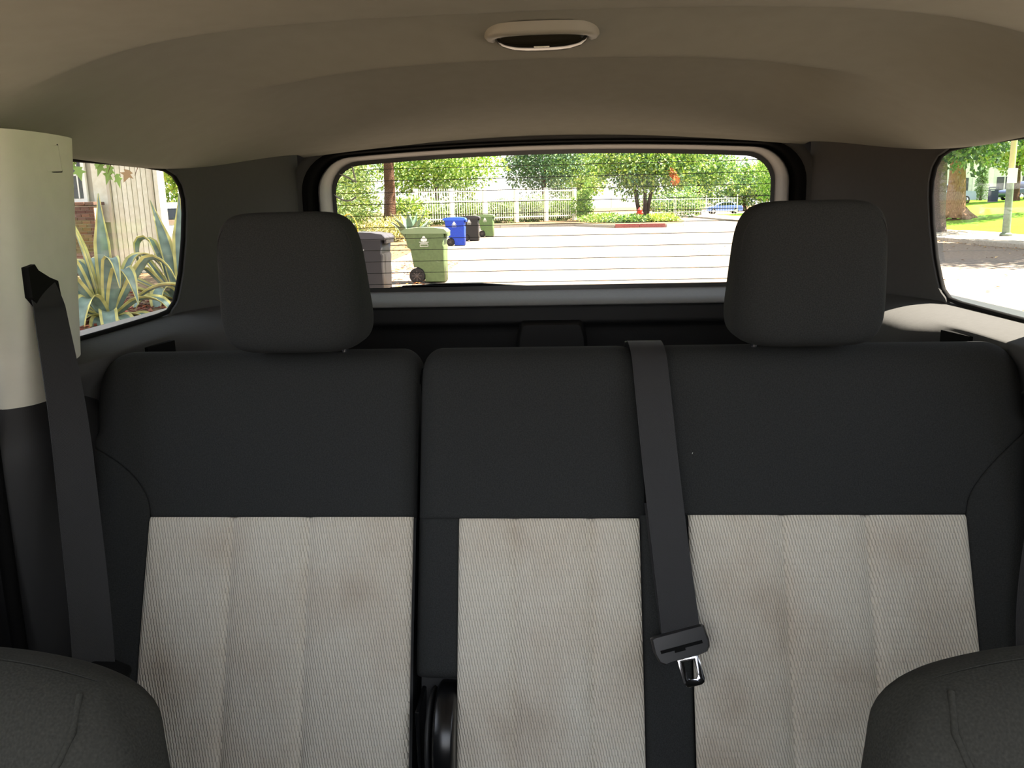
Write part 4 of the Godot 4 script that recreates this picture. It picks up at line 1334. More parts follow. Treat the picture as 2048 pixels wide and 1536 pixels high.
	# yellow hoop with a white card
	M.yellow = mat(Color(0.80, 0.66, 0.20), 0.5)
	var h := thing("garden_hoop", "yellow wire garden hoop with a white card beside the black cart", "hoop", Vector3(-7.0, 0.14, -28.0))
	var arc := []
	for k in 15:
		var a := PI * k / 14.0
		arc.append(Vector3(cos(a) * 0.30, 0.55 + sin(a) * 0.62 if sin(a) > 0.001 else 0.0, 0.04 * sin(a * 2.0)))
	put("wire", tube(arc, 0.016, 8), M.yellow, h)
	put("card", rbox(Vector3(0.34, 0.24, 0.02), 0.006, 1, Vector3(0.02, 0.74, 0.05)), M.white_paint, h)


# ------------------------------------------------------------------ refuse carts
func bins() -> void:
	M.tyre = mat(Color(0.14, 0.13, 0.13), 0.8)
	M.hub = mat(Color(0.30, 0.27, 0.26), 0.6)
	M.tail_red = mat(Color(0.65, 0.10, 0.10), 0.3)
	var specs := [
		["green refuse cart nearest the rear glass, standing alone", Vector3(-2.50, 0, -16.6), 0.02, Color(0.39, 0.47, 0.30), Color(0.52, 0.59, 0.44)],
		["black refuse cart half hidden by the left headrest", Vector3(-3.13, 0, -13.9), -0.05, Color(0.16, 0.15, 0.165), Color(0.25, 0.24, 0.26)],
		["blue refuse cart behind the nearest green one", Vector3(-3.86, 0, -32.4), 0.03, Color(0.10, 0.28, 0.78), Color(0.20, 0.40, 0.85)],
		["small black refuse cart between the blue and the farthest green cart", Vector3(-3.72, 0, -36.6), 0.0, Color(0.15, 0.14, 0.15), Color(0.22, 0.21, 0.22)],
		["farthest green refuse cart, right of the small black one", Vector3(-3.46, 0, -41.6), -0.03, Color(0.38, 0.50, 0.29), Color(0.48, 0.58, 0.40)],
	]
	var outline := PackedVector2Array([Vector2(-0.12, 0.02), Vector2(0.27, 0.02), Vector2(0.275, 0.55), Vector2(0.285, 0.70), Vector2(0.265, 0.74), Vector2(0.29, 0.97), Vector2(-0.48, 0.97), Vector2(-0.445, 0.70), Vector2(-0.39, 0.67), Vector2(-0.335, 0.31), Vector2(-0.25, 0.315), Vector2(-0.155, 0.26), Vector2(-0.115, 0.15)])
	var ring := func(sc: float, z: float, flare: float) -> PackedVector3Array:
		var l := PackedVector3Array()
		for q in outline: l.append(Vector3(-0.09 + (q.x + 0.09) * sc, 0.5 + (q.y - 0.5) * lerpf(1.0, sc, 0.6), z * (0.86 + 0.16 * q.y) + flare))
		return l
	var body := loft([ring.call(0.955, -0.325, 0), ring.call(1.0, -0.295, 0), ring.call(1.0, 0.295, 0), ring.call(0.955, 0.325, 0)], true, false, true)
	var face := func(z: float, flip: bool) -> ArrayMesh:
		var pts: PackedVector3Array = ring.call(0.955, z, 0)
		var flat := PackedVector2Array()
		for q in pts: flat.append(Vector2(q.x, q.y))
		var tri := Geometry2D.triangulate_polygon(flat)
		var idx := PackedInt32Array()
		for k in range(0, tri.size(), 3):
			var t := [tri[k], tri[k + 1], tri[k + 2]]
			var cw := (flat[t[1]] - flat[t[0]]).cross(flat[t[2]] - flat[t[0]]) < 0
			if cw == flip: t.reverse()
			idx.append_array(t)
		return mesh_of(pts, idx)
	var shell := join([body, face.call(0.325, false), face.call(-0.325, true)])
	var lid_out := PackedVector2Array([Vector2(-0.56, 0.995), Vector2(-0.50, 0.965), Vector2(0.335, 0.955), Vector2(0.345, 0.99), Vector2(0.29, 1.045), Vector2(0.10, 1.075), Vector2(-0.20, 1.085), Vector2(-0.47, 1.06), Vector2(-0.56, 1.02)])
	var wheel := moved(lathe([[0.0, -0.028], [0.10, -0.028], [0.142, -0.034], [0.150, -0.02], [0.150, 0.02], [0.142, 0.034], [0.105, 0.030], [0.0, 0.026]], 28), Transform3D(Basis(Vector3.RIGHT, PI / 2), Vector3.ZERO))
	var spoke := []
	for k in 8: spoke.append([rbox(Vector3(0.020, 0.088, 0.012), 0.004, 1), Transform3D(Basis(Vector3(0, 0, 1), k * PI / 4), Basis(Vector3(0, 0, 1), k * PI / 4) * Vector3(0, 0.056, 0.031))])
	var hub := join(spoke + [[rbox(Vector3(0.05, 0.05, 0.02), 0.009, 2), Transform3D(Basis(), Vector3(0, 0, 0.031))]])
	# printed emblem: a three-lobed tree over a line of small print and a framed panel
	var disc := lathe([[0.0, -0.002], [0.030, -0.002], [0.030, 0.002], [0.0, 0.002]], 18)
	var flat := Basis(Vector3.RIGHT, PI / 2)
	var em := [[disc, Transform3D(flat, Vector3(0, 0.088, 0))], [disc, Transform3D(flat, Vector3(-0.032, 0.045, 0))], [disc, Transform3D(flat, Vector3(0.032, 0.045, 0))], [box(Vector3(0.022, 0.05, 0.004)), Transform3D(Basis(), Vector3(0, 0.03, 0))]]
	var small := [[box(Vector3(0.19, 0.010, 0.004)), Transform3D(Basis(), Vector3(0, 0.0, 0))]]
	for k in 9: small.append([box(Vector3(0.011, 0.014, 0.004)), Transform3D(Basis(), Vector3(-0.064 + k * 0.016, -0.019, 0))])
	var frame := [[box(Vector3(0.16, 0.007, 0.004)), Transform3D(Basis(), Vector3(0, -0.042, 0))], [box(Vector3(0.16, 0.007, 0.004)), Transform3D(Basis(), Vector3(0, -0.082, 0))], [box(Vector3(0.007, 0.046, 0.004)), Transform3D(Basis(), Vector3(-0.077, -0.062, 0))], [box(Vector3(0.007, 0.046, 0.004)), Transform3D(Basis(), Vector3(0.077, -0.062, 0))]]
	for s in specs:
		var t := thing("refuse_cart", s[0], "trash cart", s[1], s[2], "wheeled refuse carts along the kerb")
		var m := grain(mat(s[3], 0.55), noise_tex(0.03, 256, 51, false, 4.0, ramp([Color(0.85, 0.85, 0.85), Color(1, 1, 1)]), 4), 1.5)
		put("body", shell, m, t)
		var ml := mat(s[4], 0.5)
		put("lid", moved(prism(lid_out, 0.68), Transform3D()), ml, t)
		put("lid_lip", rbox(Vector3(0.05, 0.09, 0.50), 0.012, 1, Vector3(0.325, 0.94, 0)), m, t)
		put("handle_bar", tube([Vector3(-0.545, 0.985, -0.24), Vector3(-0.545, 0.985, 0.24)], 0.016, 10), m, t)
		for z in [-0.27, 0.27]:
			var w := put("wheel", wheel, M.tyre, t)
			w.position = Vector3(-0.275, 0.15, z + 0.03)
			put("hub", hub, M.hub, w)
		put("axle", tube([Vector3(-0.275, 0.15, -0.26), Vector3(-0.275, 0.15, 0.26)], 0.014, 8), M.hub, t)
		var e := Node3D.new()
		e.name = "emblem"
		t.add_child(e)
		e.position = Vector3(-0.11, 0.80, 0.327)
		put("printed_tree", join(em), M.white_paint, e, "white three-lobed tree emblem")
		put("printed_line", join(small), M.white_paint, e, "line of small white print")
		put("printed_frame", join(frame), M.white_paint, e, "white outlined panel")


# ------------------------------------------------------------------ house on the left
func house() -> void:
	M.siding = []
	for k in 3: M.siding.append(grain(mat([Color(0.885, 0.885, 0.82), Color(0.865, 0.86, 0.79), Color(0.90, 0.90, 0.84)][k], 0.85), noise_tex(0.03, 256, 61, false, 4.0, ramp([Color(0.93, 0.92, 0.9), Color(1, 1, 1)]), 4), 0.8))
	M.brick = []
	for k in 4: M.brick.append(grain(mat([Color(0.47, 0.34, 0.29), Color(0.41, 0.31, 0.28), Color(0.52, 0.40, 0.34), Color(0.46, 0.37, 0.33)][k], 0.95, 0.3), noise_tex(0.06, 256, 62, false, 4.0, ramp([Color(0.75, 0.72, 0.7), Color(1, 1, 1)]), 4), 3.0))
	M.mortar = mat(Color(0.62, 0.56, 0.50), 1.0, 0.2)
	M.house_trim = mat(Color(0.74, 0.72, 0.65), 0.8)
	M.grey_pane = mat(Color(0.20, 0.22, 0.24), 0.12)
	var t := thing("house", "cream board sided house end with brick pier behind the agaves", "building", Vector3(0, 0.14, -18.6))
	# boards, one by one, with shadow gaps between
	var x := -10.02
	var k := 0
	put("wall_core", join([box(Vector3(3.75, 4.4, 0.30), Vector3(-10.8, 2.2, -0.22)), box(Vector3(2.0, 4.4, 1.4), Vector3(-11.7, 2.2, -1.06))]), M.house_trim, t)
	put("plain_panel", rbox(Vector3(0.34, 3.2, 0.06), 0.01, 1, Vector3(-10.24, 2.75, -0.03)), M.siding[0], t)
	put("corner_board", rbox(Vector3(0.07, 4.4, 0.09), 0.01, 1, Vector3(-10.04, 2.2, 0.0)), M.house_trim, t)
	while x < -9.02:
		var w := 0.118
		put("board", rbox(Vector3(w - 0.012, 4.4, 0.035), 0.006, 1, Vector3(x + w / 2 + 0.02, 2.2, -0.045 + 0.004 * (k % 2))), M.siding[(k * 7) % 3], t)
		x += w
		k += 1
	put("corner_board", rbox(Vector3(0.10, 4.4, 0.12), 0.01, 1, Vector3(-8.93, 2.2, -0.02)), M.siding[2], t)
	put("corner_board", rbox(Vector3(0.04, 4.4, 0.10), 0.01, 1, Vector3(-9.02, 2.2, 0.0)), M.house_trim, t)
	# window with white bars at the far left
	var wd := put("window_frame", rbox(Vector3(0.66, 0.98, 0.08), 0.01, 1, Vector3(-10.86, 2.08, 0.02)), M.white_paint, t)
	put("pane", rbox(Vector3(0.26, 0.80, 0.02), 0.004, 1, Vector3(-11.03, 2.09, 0.06)), M.grey_pane, wd)
	put("pane", rbox(Vector3(0.22, 0.80, 0.02), 0.004, 1, Vector3(-10.72, 2.09, 0.06)), M.grey_pane, wd)
	put("glazing_bar", rbox(Vector3(0.24, 0.03, 0.03), 0.006, 1, Vector3(-10.72, 2.20, 0.07)), M.white_paint, wd)
	put("glazing_bar", rbox(Vector3(0.03, 0.80, 0.03), 0.006, 1, Vector3(-10.70, 2.09, 0.07)), M.white_paint, wd)
	put("eave", rbox(Vector3(4.1, 0.16, 3.6), 0.02, 1, Vector3(-10.9, 4.48, -1.5)), M.house_trim, t)
	# brick pier
	var p := thing("brick_pier", "red brown brick pier with stepped cap against the cream house", "pier", Vector3(-10.58, 0.14, -18.32))
	put("mortar_core", box(Vector3(0.80, 1.52, 0.38), Vector3(0, 0.76, 0)), M.mortar, p)
	var bm := rbox(Vector3(0.192, 0.064, 0.10), 0.006, 1)
	var hm := rbox(Vector3(0.092, 0.064, 0.10), 0.006, 1)
	for r in 20:
		var off := -0.40
		var odd := r % 2
		var bx := []
		if odd: bx = [[0.05, true], [0.20, false], [0.40, false], [0.60, false], [0.75, true]]
		else: bx = [[0.10, false], [0.30, false], [0.50, false], [0.70, false]]
		for q in bx:
			var o := put("brick", hm if q[1] else bm, M.brick[rng.randi() % 4], p)
			o.position = Vector3(off + q[0], 0.04 + r * 0.075, 0.155 + rng.randf_range(-0.004, 0.004))
	for q in 4:
		var o := put("cap_brick", rbox(Vector3(0.205, 0.07, 0.46), 0.008, 1), M.brick[q % 4], p)
		o.position = Vector3(-0.33 + q * 0.22, 1.57, 0.01)
	# white gate post at the very left
	var g := thing("gate_post", "white painted boards at the very left of the window", "fence", Vector3(-10.1, 0.14, -16.2))
	put("board", rbox(Vector3(0.10, 1.7, 0.06), 0.01, 1, Vector3(-0.06, 0.85, 0)), M.white_paint, g)
	put("board", rbox(Vector3(0.22, 0.42, 0.05), 0.01, 1, Vector3(0.16, 0.21, 0)), M.white_paint, g)
	# white estate car in the drive
	car("parked_car", "white car in the drive seen between agave and house", Vector3(-14.1, 0.14, -30.8), -1.25, 4.6, 1.72, Color(0.90, 0.91, 0.93), true)
	var lg := [Color(0.55, 0.68, 0.28), Color(0.68, 0.78, 0.34), Color(0.44, 0.58, 0.24), Color(0.78, 0.82, 0.42)]
	tree("garden_tree", "bright green tree above the white car in the left window", Vector3(-16.6, 0.14, -37.0), 3.0, 0.2, ball_crown(Vector3(0, 4.2, 0), Vector3(3.8, 3.2, 2.5), 26, 9000, 0.42), Vector2(0.14, 0.30), lg, M.bark)


func car(called: String, label: String, at: Vector3, turn: float, length: float, height: float, color: Color, tall := false, group := "") -> Node3D:
	var t := thing(called, label, "car", at, turn, group)
	var paint := mat(color, 0.25)
	paint.clearcoat_enabled = true
	paint.clearcoat = 0.6
	var h := height
	var l := length / 2.0
	var low: Array = [[-l, 0.30], [-l + 0.02, 0.62], [-l + 0.10, 0.78], [-l * 0.55, 0.90], [l * 0.60, 0.95], [l - 0.08, 0.90], [l, 0.60], [l - 0.02, 0.30]]
	var up: Array = [[-l * 0.50, 0.88], [-l * 0.18, h - 0.06], [-l * 0.05, h], [l * 0.42, h - 0.02], [l * 0.62, 0.93]] if not tall else [[-l * 0.46, 0.88], [-l * 0.20, h - 0.06], [-l * 0.05, h], [l * 0.82, h - 0.04], [l * 0.96, 0.92]]
	var mk := func(keys: Array, half: float, tuck: float) -> ArrayMesh:
		var poly := PackedVector2Array()
		for q in keys: poly.append(Vector2(q[0], q[1]))
		var inner := PackedVector2Array()
		var c := Vector2.ZERO
		for q in poly: c += q
		c /= poly.size()
		for q in poly: inner.append(c + (q - c) * tuck)
		var a := poly.duplicate()
		if Geometry2D.is_polygon_clockwise(a): 
			a.reverse()
			inner.reverse()
		return loft([ring_at(inner, -half), ring_at(a, -half * 0.86), ring_at(a, half * 0.86), ring_at(inner, half)], true, true, true)
	put("body", mk.call(low, 0.88, 0.97), paint, t)
	put("cabin", mk.call(up, 0.76, 0.90), paint, t)
	var glass := mat(Color(0.06, 0.07, 0.08), 0.06)
	for s in [-1, 1]:
		var w := []
		for q in up: w.append([lerpf(q[0], (up[1][0] + up[3][0]) / 2, 0.12), lerpf(q[1], (0.9 + h) / 2, 0.26)])
		var poly := PackedVector2Array()
		for q in w: poly.append(Vector2(q[0], q[1]))
		put("side_window", moved(prism(poly, 0.02), Transform3D(Basis(), Vector3(0, 0, s * 0.755))), glass, t)
		for x in [-l * 0.62, l * 0.60]:
			var wh := put("wheel", moved(lathe([[0.0, -0.09], [0.25, -0.09], [0.31, -0.07], [0.32, 0.0], [0.31, 0.07], [0.25, 0.09], [0.0, 0.09]], 24), Transform3D(Basis(Vector3.RIGHT, PI / 2), Vector3(x, 0.32, s * 0.80))), M.tyre, t)
			put("hub", moved(lathe([[0.0, -0.105], [0.12, -0.10], [0.19, -0.092], [0.19, 0.092], [0.12, 0.10], [0.0, 0.105]], 16), Transform3D(Basis(Vector3.RIGHT, PI / 2), Vector3(x, 0.32, s * 0.80))), M.chrome, wh)
		put("tail_lamp", rbox(Vector3(0.06, 0.18, 0.16), 0.02, 1, Vector3(l - 0.02, 0.78, s * 0.66)), M.tail_red, t)
		put("head_lamp", rbox(Vector3(0.06, 0.14, 0.26), 0.02, 1, Vector3(-l + 0.02, 0.68, s * 0.60)), M.chrome, t)
	var rw := PackedVector2Array()
	for q in up: rw.append(Vector2(q[0], q[1]))
	put("rear_window", rbox(Vector3(0.03, 0.42, 1.15), 0.01, 1, Vector3((up[3][0] + up[4][0]) / 2 + 0.03, (up[3][1] + up[4][1]) / 2, 0), Basis(Vector3(0, 0, 1), atan2(up[4][0] - up[3][0], up[3][1] - up[4][1]))), glass, t)
	return t


# ------------------------------------------------------------------ right window
func right_side() -> void:
	M.grey_bark = grain(mat(Color(0.50, 0.46, 0.45), 1.0, 0.2), noise_tex(0.04, 512, 71, false, 4.0, ramp([Color(0.7, 0.68, 0.66), Color(1, 1, 1)]), 5), 1.2, noise_tex(0.06, 256, 72), 2.0)
	M.peeling_bark = grain(mat(Color(0.63, 0.54, 0.46), 1.0, 0.2), noise_tex(0.035, 512, 73, false, 4.0, ramp([Color(0.5, 0.44, 0.42), Color(0.95, 0.85, 0.78), Color(1, 1, 1)]), 4), 0.6, noise_tex(0.03, 256, 74), 5.0)
	M.peeling_bark.uv1_scale = Vector3(1.6, 0.25, 1.6)
	M.building = grain(mat(Color(0.90, 0.89, 0.87), 0.85), noise_tex(0.03, 256, 75, false, 4.0, ramp([Color(0.94, 0.94, 0.94), Color(1, 1, 1)]), 4), 0.3)
	M.navy = mat(Color(0.16, 0.19, 0.30), 0.4)
	M.pole_green = grain(mat(Color(0.47, 0.53, 0.45), 0.6), noise_tex(0.03, 256, 76, false, 4.0, ramp([Color(0.8, 0.8, 0.8), Color(1, 1, 1)]), 4), 1.0)
	M.pole_pale = mat(Color(0.80, 0.77, 0.55), 0.6)
	var dk := [Color(0.30, 0.42, 0.30), Color(0.38, 0.50, 0.34), Color(0.26, 0.36, 0.28), Color(0.46, 0.56, 0.38)]
	var lt := [Color(0.58, 0.66, 0.34), Color(0.68, 0.72, 0.42), Color(0.48, 0.56, 0.30), Color(0.74, 0.72, 0.46)]
	# street tree with grey trunk
	tree("street_tree", "street tree with smooth grey trunk at the edge of the right window", Vector3(14.45, 0.13, -33.3), 5.0, 0.30, ball_crown(Vector3(-0.3, 5.0, 0), Vector3(3.6, 3.0, 3.6), 30, 16000, 0.42), Vector2(0.14, 0.28), dk, M.grey_bark)
	# big leaning trunk on the lawn
	var t := tree("lawn_tree", "broad tree with peeling orange brown trunk on the lawn", Vector3(20.1, 0.36, -44.3), 4.2, 0.50, ball_crown(Vector3(0.9, 5.6, 0.4), Vector3(4.6, 2.6, 4.2), 34, 16000, 0.42), Vector2(0.15, 0.30), dk + lt, M.peeling_bark)
	for k in 5:
		var a := k * 1.3
		put("root", tube([Vector3(cos(a) * 0.45, 0.35, sin(a) * 0.45), Vector3(cos(a) * 0.75, 0.12, sin(a) * 0.75), Vector3(cos(a) * 1.2, -0.05, sin(a) * 1.2)], [0.26, 0.2, 0.08], 8), M.peeling_bark, t)
	tree("lawn_tree", "yellow green tree in front of the white building, right of the pole", Vector3(31.2, 0.95, -60.0), 3.4, 0.26, ball_crown(Vector3(-0.2, 4.1, 0), Vector3(2.9, 2.1, 2.6), 24, 7600, 0.42), Vector2(0.16, 0.32), lt, M.bark)
	var cy := thing("cypress", "narrow dark cypress against the white building", "tree", Vector3(32.3, 1.0, -67.0))
	var cb := []
	for k in 9: cb.append([Vector3(0, 0.4 + k * 0.34, 0), Vector3(0.55 - 0.045 * k, 0.34, 0.55 - 0.045 * k), 330])
	foliage("foliage", cb, Vector2(0.10, 0.22), [Color(0.44, 0.54, 0.34), Color(0.36, 0.46, 0.30)], cy, 0.3)
	put("trunk", tube([Vector3.ZERO, Vector3(0, 3.2, 0)], [0.10, 0.03], 8), M.bark, cy)
	# lamp pole with a notice
	var p := thing("street_pole", "green painted street pole standing on the pavement", "pole", Vector3(14.72, 0.13, -28.6))
	put("base", lathe([[0.0, 0.0], [0.19, 0.0], [0.19, 0.06], [0.14, 0.10], [0.0, 0.10]], 16), M.pole_green, p)
	put("lower_shaft", tube([Vector3(0, 0.08, 0), Vector3(-0.02, 1.75, 0)], [0.125, 0.105], 16), M.pole_green, p)
	put("upper_shaft", tube([Vector3(-0.02, 1.74, 0), Vector3(-0.06, 7.5, 0)], [0.100, 0.07], 16), M.pole_pale, p, "pale yellowed upper shaft")
	var n := thing("notice_plate", "white notice plate fixed to the street pole", "sign", Vector3(14.66, 2.05, -28.44))
	put("plate", rbox(Vector3(0.31, 0.46, 0.02), 0.008, 1), M.white_paint, n)
	put("bracket", rbox(Vector3(0.16, 0.04, 0.05), 0.006, 1, Vector3(0, 0.12, -0.03)), M.hub, n)
	# office building
	var b := thing("office_building", "white office building with arched window beyond the lawn", "building", Vector3(36.0, 0.9, -78.0), -0.30)
	put("facade", box(Vector3(30, 12, 6), Vector3(6.0, 6.0, -3.0)), M.building, b)
	var arch := PackedVector2Array()
	for k in 13: arch.append(Vector2(cos(PI * k / 12.0) * 0.72, 0.62 + sin(PI * k / 12.0) * 0.55))
	arch.append_array([Vector2(-0.72, -0.75), Vector2(0.72, -0.75)])
	for q in [[1.5, 4.2], [6.0, 4.2], [10.5, 4.2]]:
		var w := put("window", moved(prism(arch, 0.10), Transform3D(Basis(), Vector3(q[0], q[1], 0.03))), M.grey_pane, b)
		for g in [-0.24, 0.24]: put("mullion", rbox(Vector3(0.09, 1.9, 0.06), 0.01, 1, Vector3(q[0] + g, q[1] + 0.2, 0.09)), M.building, w)
		put("transom", rbox(Vector3(1.5, 0.09, 0.06), 0.01, 1, Vector3(q[0], q[1] + 0.05, 0.09)), M.building, w)
	for q in [0.0, 3.4, 5.2, 8.2]:
		var w := put("window", rbox(Vector3(1.2, 1.5, 0.1), 0.02, 1, Vector3(q - 0.2, 1.35, 0.02)), M.grey_pane, b)
		put("mullion", rbox(Vector3(0.08, 1.5, 0.06), 0.01, 1, Vector3(q - 0.2, 1.35, 0.08)), M.building, w)
	for q in [-1.6, 0.9, 2.1, 4.3]: put("pilaster", rbox(Vector3(0.4, 12, 0.35), 0.03, 1, Vector3(q, 6.0, 0.15)), M.building, b)
	# dark blue sign slab on the lawn
	var s := thing("sign_slab", "upright dark blue sign slab at the top of the lawn", "sign", Vector3(30.0, 0.98, -60.5), -0.35)
	put("slab", rbox(Vector3(0.62, 1.02, 0.14), 0.02, 1, Vector3(0, 0.53, 0)), M.navy, s)
	for k in 2: put("small_print", rbox(Vector3(0.34 - 0.1 * k, 0.035, 0.01), 0.003, 1, Vector3(-0.06, 0.92 - 0.12 * k, 0.073)), M.white_paint, s)
	put("plinth", rbox(Vector3(0.7, 0.06, 0.25), 0.01, 1), M.concrete, s)
	car("parked_car", "pale blue car behind the grey street tree", Vector3(27.2, 0.85, -62.0), 0.3, 4.4, 1.45, Color(0.72, 0.78, 0.90), false, "cars parked beyond the lawn")
	car("parked_car", "dark blue car at the right edge beyond the lawn", Vector3(34.6, 0.98, -64.5), 0.2, 4.4, 1.45, Color(0.20, 0.25, 0.40), false, "cars parked beyond the lawn")


# ------------------------------------------------------------------ far end of the street
func far_end() -> void:
	M.fence = mat(Color(0.88, 0.87, 0.83), 0.6)
	M.red = mat(Color(0.75, 0.22, 0.18), 0.5)
	# white steel fence
	var a := Vector3(-9.6, 0.3, -57.0)
	var b := Vector3(1.25, 0.3, -66.0)
	var f := thing("picket_fence", "long white steel picket fence behind the carts", "fence", a)
	var dir := (b - a)
	var len := dir.length()
	var basis := Basis(Vector3.UP, atan2(-dir.z, dir.x))
	var pk := box(Vector3(0.045, 2.25, 0.045), Vector3(0, 1.30, 0))
	var list := []
	var x := 0.1
	while x < len:
		list.append([pk, Transform3D(Basis(), basis * Vector3(x, 0, 0))])
		x += 0.20
	put("pickets", join(list), M.fence, f).set_meta("kind", "stuff")
	for y in [0.35, 1.55, 2.22]: put("rail", box(Vector3(len, 0.07, 0.05), basis * Vector3(len / 2, y, 0), basis), M.fence, f)
	for k in 6: put("post", rbox(Vector3(0.26, 2.45, 0.26), 0.02, 1, basis * Vector3(len * k / 5.0, 1.2, 0), basis), M.fence, f)
	# clipped hedge behind the fence
	for k in 5:
		var hx := lerpf(-9.6, 0.2, k / 4.0)
		bush(["hedge clump behind the left end of the fence", "hedge clump behind the blue cart", "hedge clump behind the middle of the fence", "hedge clump behind the fence, second from its right end", "hedge clump behind the right end of the fence"][k], Vector3(hx, 0.22, -59.2 - 8.4 * k / 4.0), Vector3(1.9, 1.0, 0.8), 3800, Vector2(0.12, 0.26), [Color(0.52, 0.60, 0.38), Color(0.62, 0.68, 0.46), Color(0.45, 0.53, 0.34)], 0.5, "hedge", "hedge behind the white fence")
	# hydrant and small far fence
	var h := thing("fire_hydrant", "red fire hydrant beside the dark tree trunks", "hydrant", Vector3(5.50, 0.22, -57.6))
	put("barrel", lathe([[0.0, 0.0], [0.20, 0.0], [0.20, 0.06], [0.14, 0.08], [0.14, 0.66], [0.18, 0.68], [0.18, 0.74], [0.13, 0.84], [0.05, 0.90], [0.05, 0.95], [0.0, 0.95]], 18), M.red, h)
	for s in [-1, 1]: put("nozzle", tube([Vector3(s * 0.12, 0.54, 0), Vector3(s * 0.23, 0.54, 0)], [0.08, 0.08], 12), M.red, h)
	put("nozzle", tube([Vector3(0, 0.50, 0.12), Vector3(0, 0.50, 0.22)], [0.09, 0.09], 12), M.red, h)
	var ff := thing("low_fence", "thin pale fence behind the tree trunks", "fence", Vector3(1.8, 0.3, -74.0))
	list = []
	for k in 60: list.append(box(Vector3(0.022, 1.5, 0.022), Vector3(k * 0.24, 0.75, -k * 0.05)))
	put("pickets", join(list), M.fence, ff).set_meta("kind", "stuff")
	for y in [0.3, 1.4]: put("rail", tube([Vector3(0, y, 0), Vector3(14.2, y, -2.95)], 0.018, 6), M.fence, ff)
	for k in 6: put("post", rbox(Vector3(0.09, 1.7, 0.09), 0.01, 1, Vector3(k * 2.84, 0.85, -k * 0.59)), M.fence, ff)
	# far car
	car("blue_car", "small blue car crossing at the far end of the street", Vector3(19.8, 0.0, -103.0), 0.0, 4.3, 1.36, Color(0.45, 0.58, 0.85))
	# trees behind
	var g1 := [Color(0.46, 0.60, 0.30), Color(0.58, 0.70, 0.34), Color(0.38, 0.52, 0.26), Color(0.70, 0.78, 0.42)]
	var g2 := [Color(0.34, 0.47, 0.36), Color(0.42, 0.54, 0.40), Color(0.30, 0.42, 0.33), Color(0.52, 0.62, 0.46)]
	var g3 := [Color(0.60, 0.72, 0.38), Color(0.72, 0.80, 0.46), Color(0.50, 0.63, 0.32), Color(0.80, 0.84, 0.54)]
	var dark_bark := mat(Color(0.30, 0.25, 0.23), 1.0)
	var grp := "trees behind the street end"
	tree("broadleaf_tree", "bright green tree behind the left part of the fence", Vector3(-9.5, 0.2, -66.0), 4.0, 0.25, ball_crown(Vector3(0, 5.0, 0), Vector3(5.0, 3.6, 3.6), 34, 12000, 0.38), Vector2(0.18, 0.36), g1 + g3, M.bark, grp)
	tree("broadleaf_tree", "dark grey green tree in the middle above the fence", Vector3(-1.2, 0.2, -73.0), 4.5, 0.3, ball_crown(Vector3(0, 5.6, 0), Vector3(4.0, 3.7, 3.6), 34, 12000, 0.38), Vector2(0.16, 0.32), g2, M.bark, grp)
	var t := tree("broadleaf_tree", "wide leafy tree on three dark trunks with one orange branch", Vector3(6.3, 0.22, -63.0), 3.6, 0.17, ball_crown(Vector3(0.2, 4.4, 0), Vector3(4.6, 2.6, 3.0), 44, 15000, 0.33), Vector2(0.16, 0.34), g1 + g2 + g3, dark_bark, grp, 0.55, [[-0.45, 0.0], [0.05, 0.2], [0.42, -0.1]])
	foliage("withered_branch", [[Vector3(1.75, 3.3, 2.2), Vector3(0.22, 0.36, 0.2), 130], [Vector3(1.95, 2.75, 2.3), Vector3(0.24, 0.36, 0.2), 130]], Vector2(0.10, 0.22), [Color(0.72, 0.40, 0.26), Color(0.80, 0.50, 0.34)], t, 0.5).set_meta("label", "orange withered branch")
	tree("broadleaf_tree", "pale hazy tree on the right of the rear glass", Vector3(15.0, 0.0, -92.0), 3.5, 0.25, ball_crown(Vector3(0, 5.4, 0), Vector3(4.6, 3.4, 3.4), 26, 7000, 0.33), Vector2(0.2, 0.4), g3 + g2, M.bark, grp)
	tree("broadleaf_tree", "leafy tree at the right end of the rear glass", Vector3(21.5, 0.0, -84.0), 3.0, 0.2, ball_crown(Vector3(0, 4.2, 0), Vector3(2.6, 3.0, 2.6), 20, 6000, 0.36), Vector2(0.16, 0.34), g3 + g1, M.bark, grp)
	tree("broadleaf_tree", "tall tree filling the gap behind the brown trunk", Vector3(-17.5, 0.2, -62.0), 4.0, 0.3, ball_crown(Vector3(0, 5.2, 0), Vector3(5.0, 4.4, 3.6), 34, 11000, 0.38), Vector2(0.18, 0.36), g2 + g1, M.bark, grp)
	tree("broadleaf_tree", "yellow green tree between the two middle trees", Vector3(2.2, 0.2, -82.0), 4.0, 0.25, ball_crown(Vector3(0, 4.6, 0), Vector3(3.4, 3.8, 3.0), 26, 7600, 0.38), Vector2(0.18, 0.36), g3, M.bark, grp)
	tree("broadleaf_tree", "distant low trees closing the street on the right", Vector3(27.0, 0.0, -125.0), 3.0, 0.3, ball_crown(Vector3(0, 3.8, 0), Vector3(9.0, 3.4, 4.0), 34, 9000, 0.30), Vector2(0.3, 0.6), g3 + g2, M.bark, grp)
	# planting along the corner
	bush("round green bush behind the red kerb", Vector3(4.6, 0.22, -55.6), Vector3(1.4, 0.27, 0.9), 2400, Vector2(0.10, 0.22), g1 + g2, 0.5, "bush", "bushes behind the red kerb")
	bush("yellow green flowering bush right of the round green one", Vector3(6.7, 0.22, -55.8), Vector3(1.3, 0.26, 0.9), 2200, Vector2(0.10, 0.24), g3 + [Color(0.82, 0.82, 0.36)], 0.4, "bush", "bushes behind the red kerb")
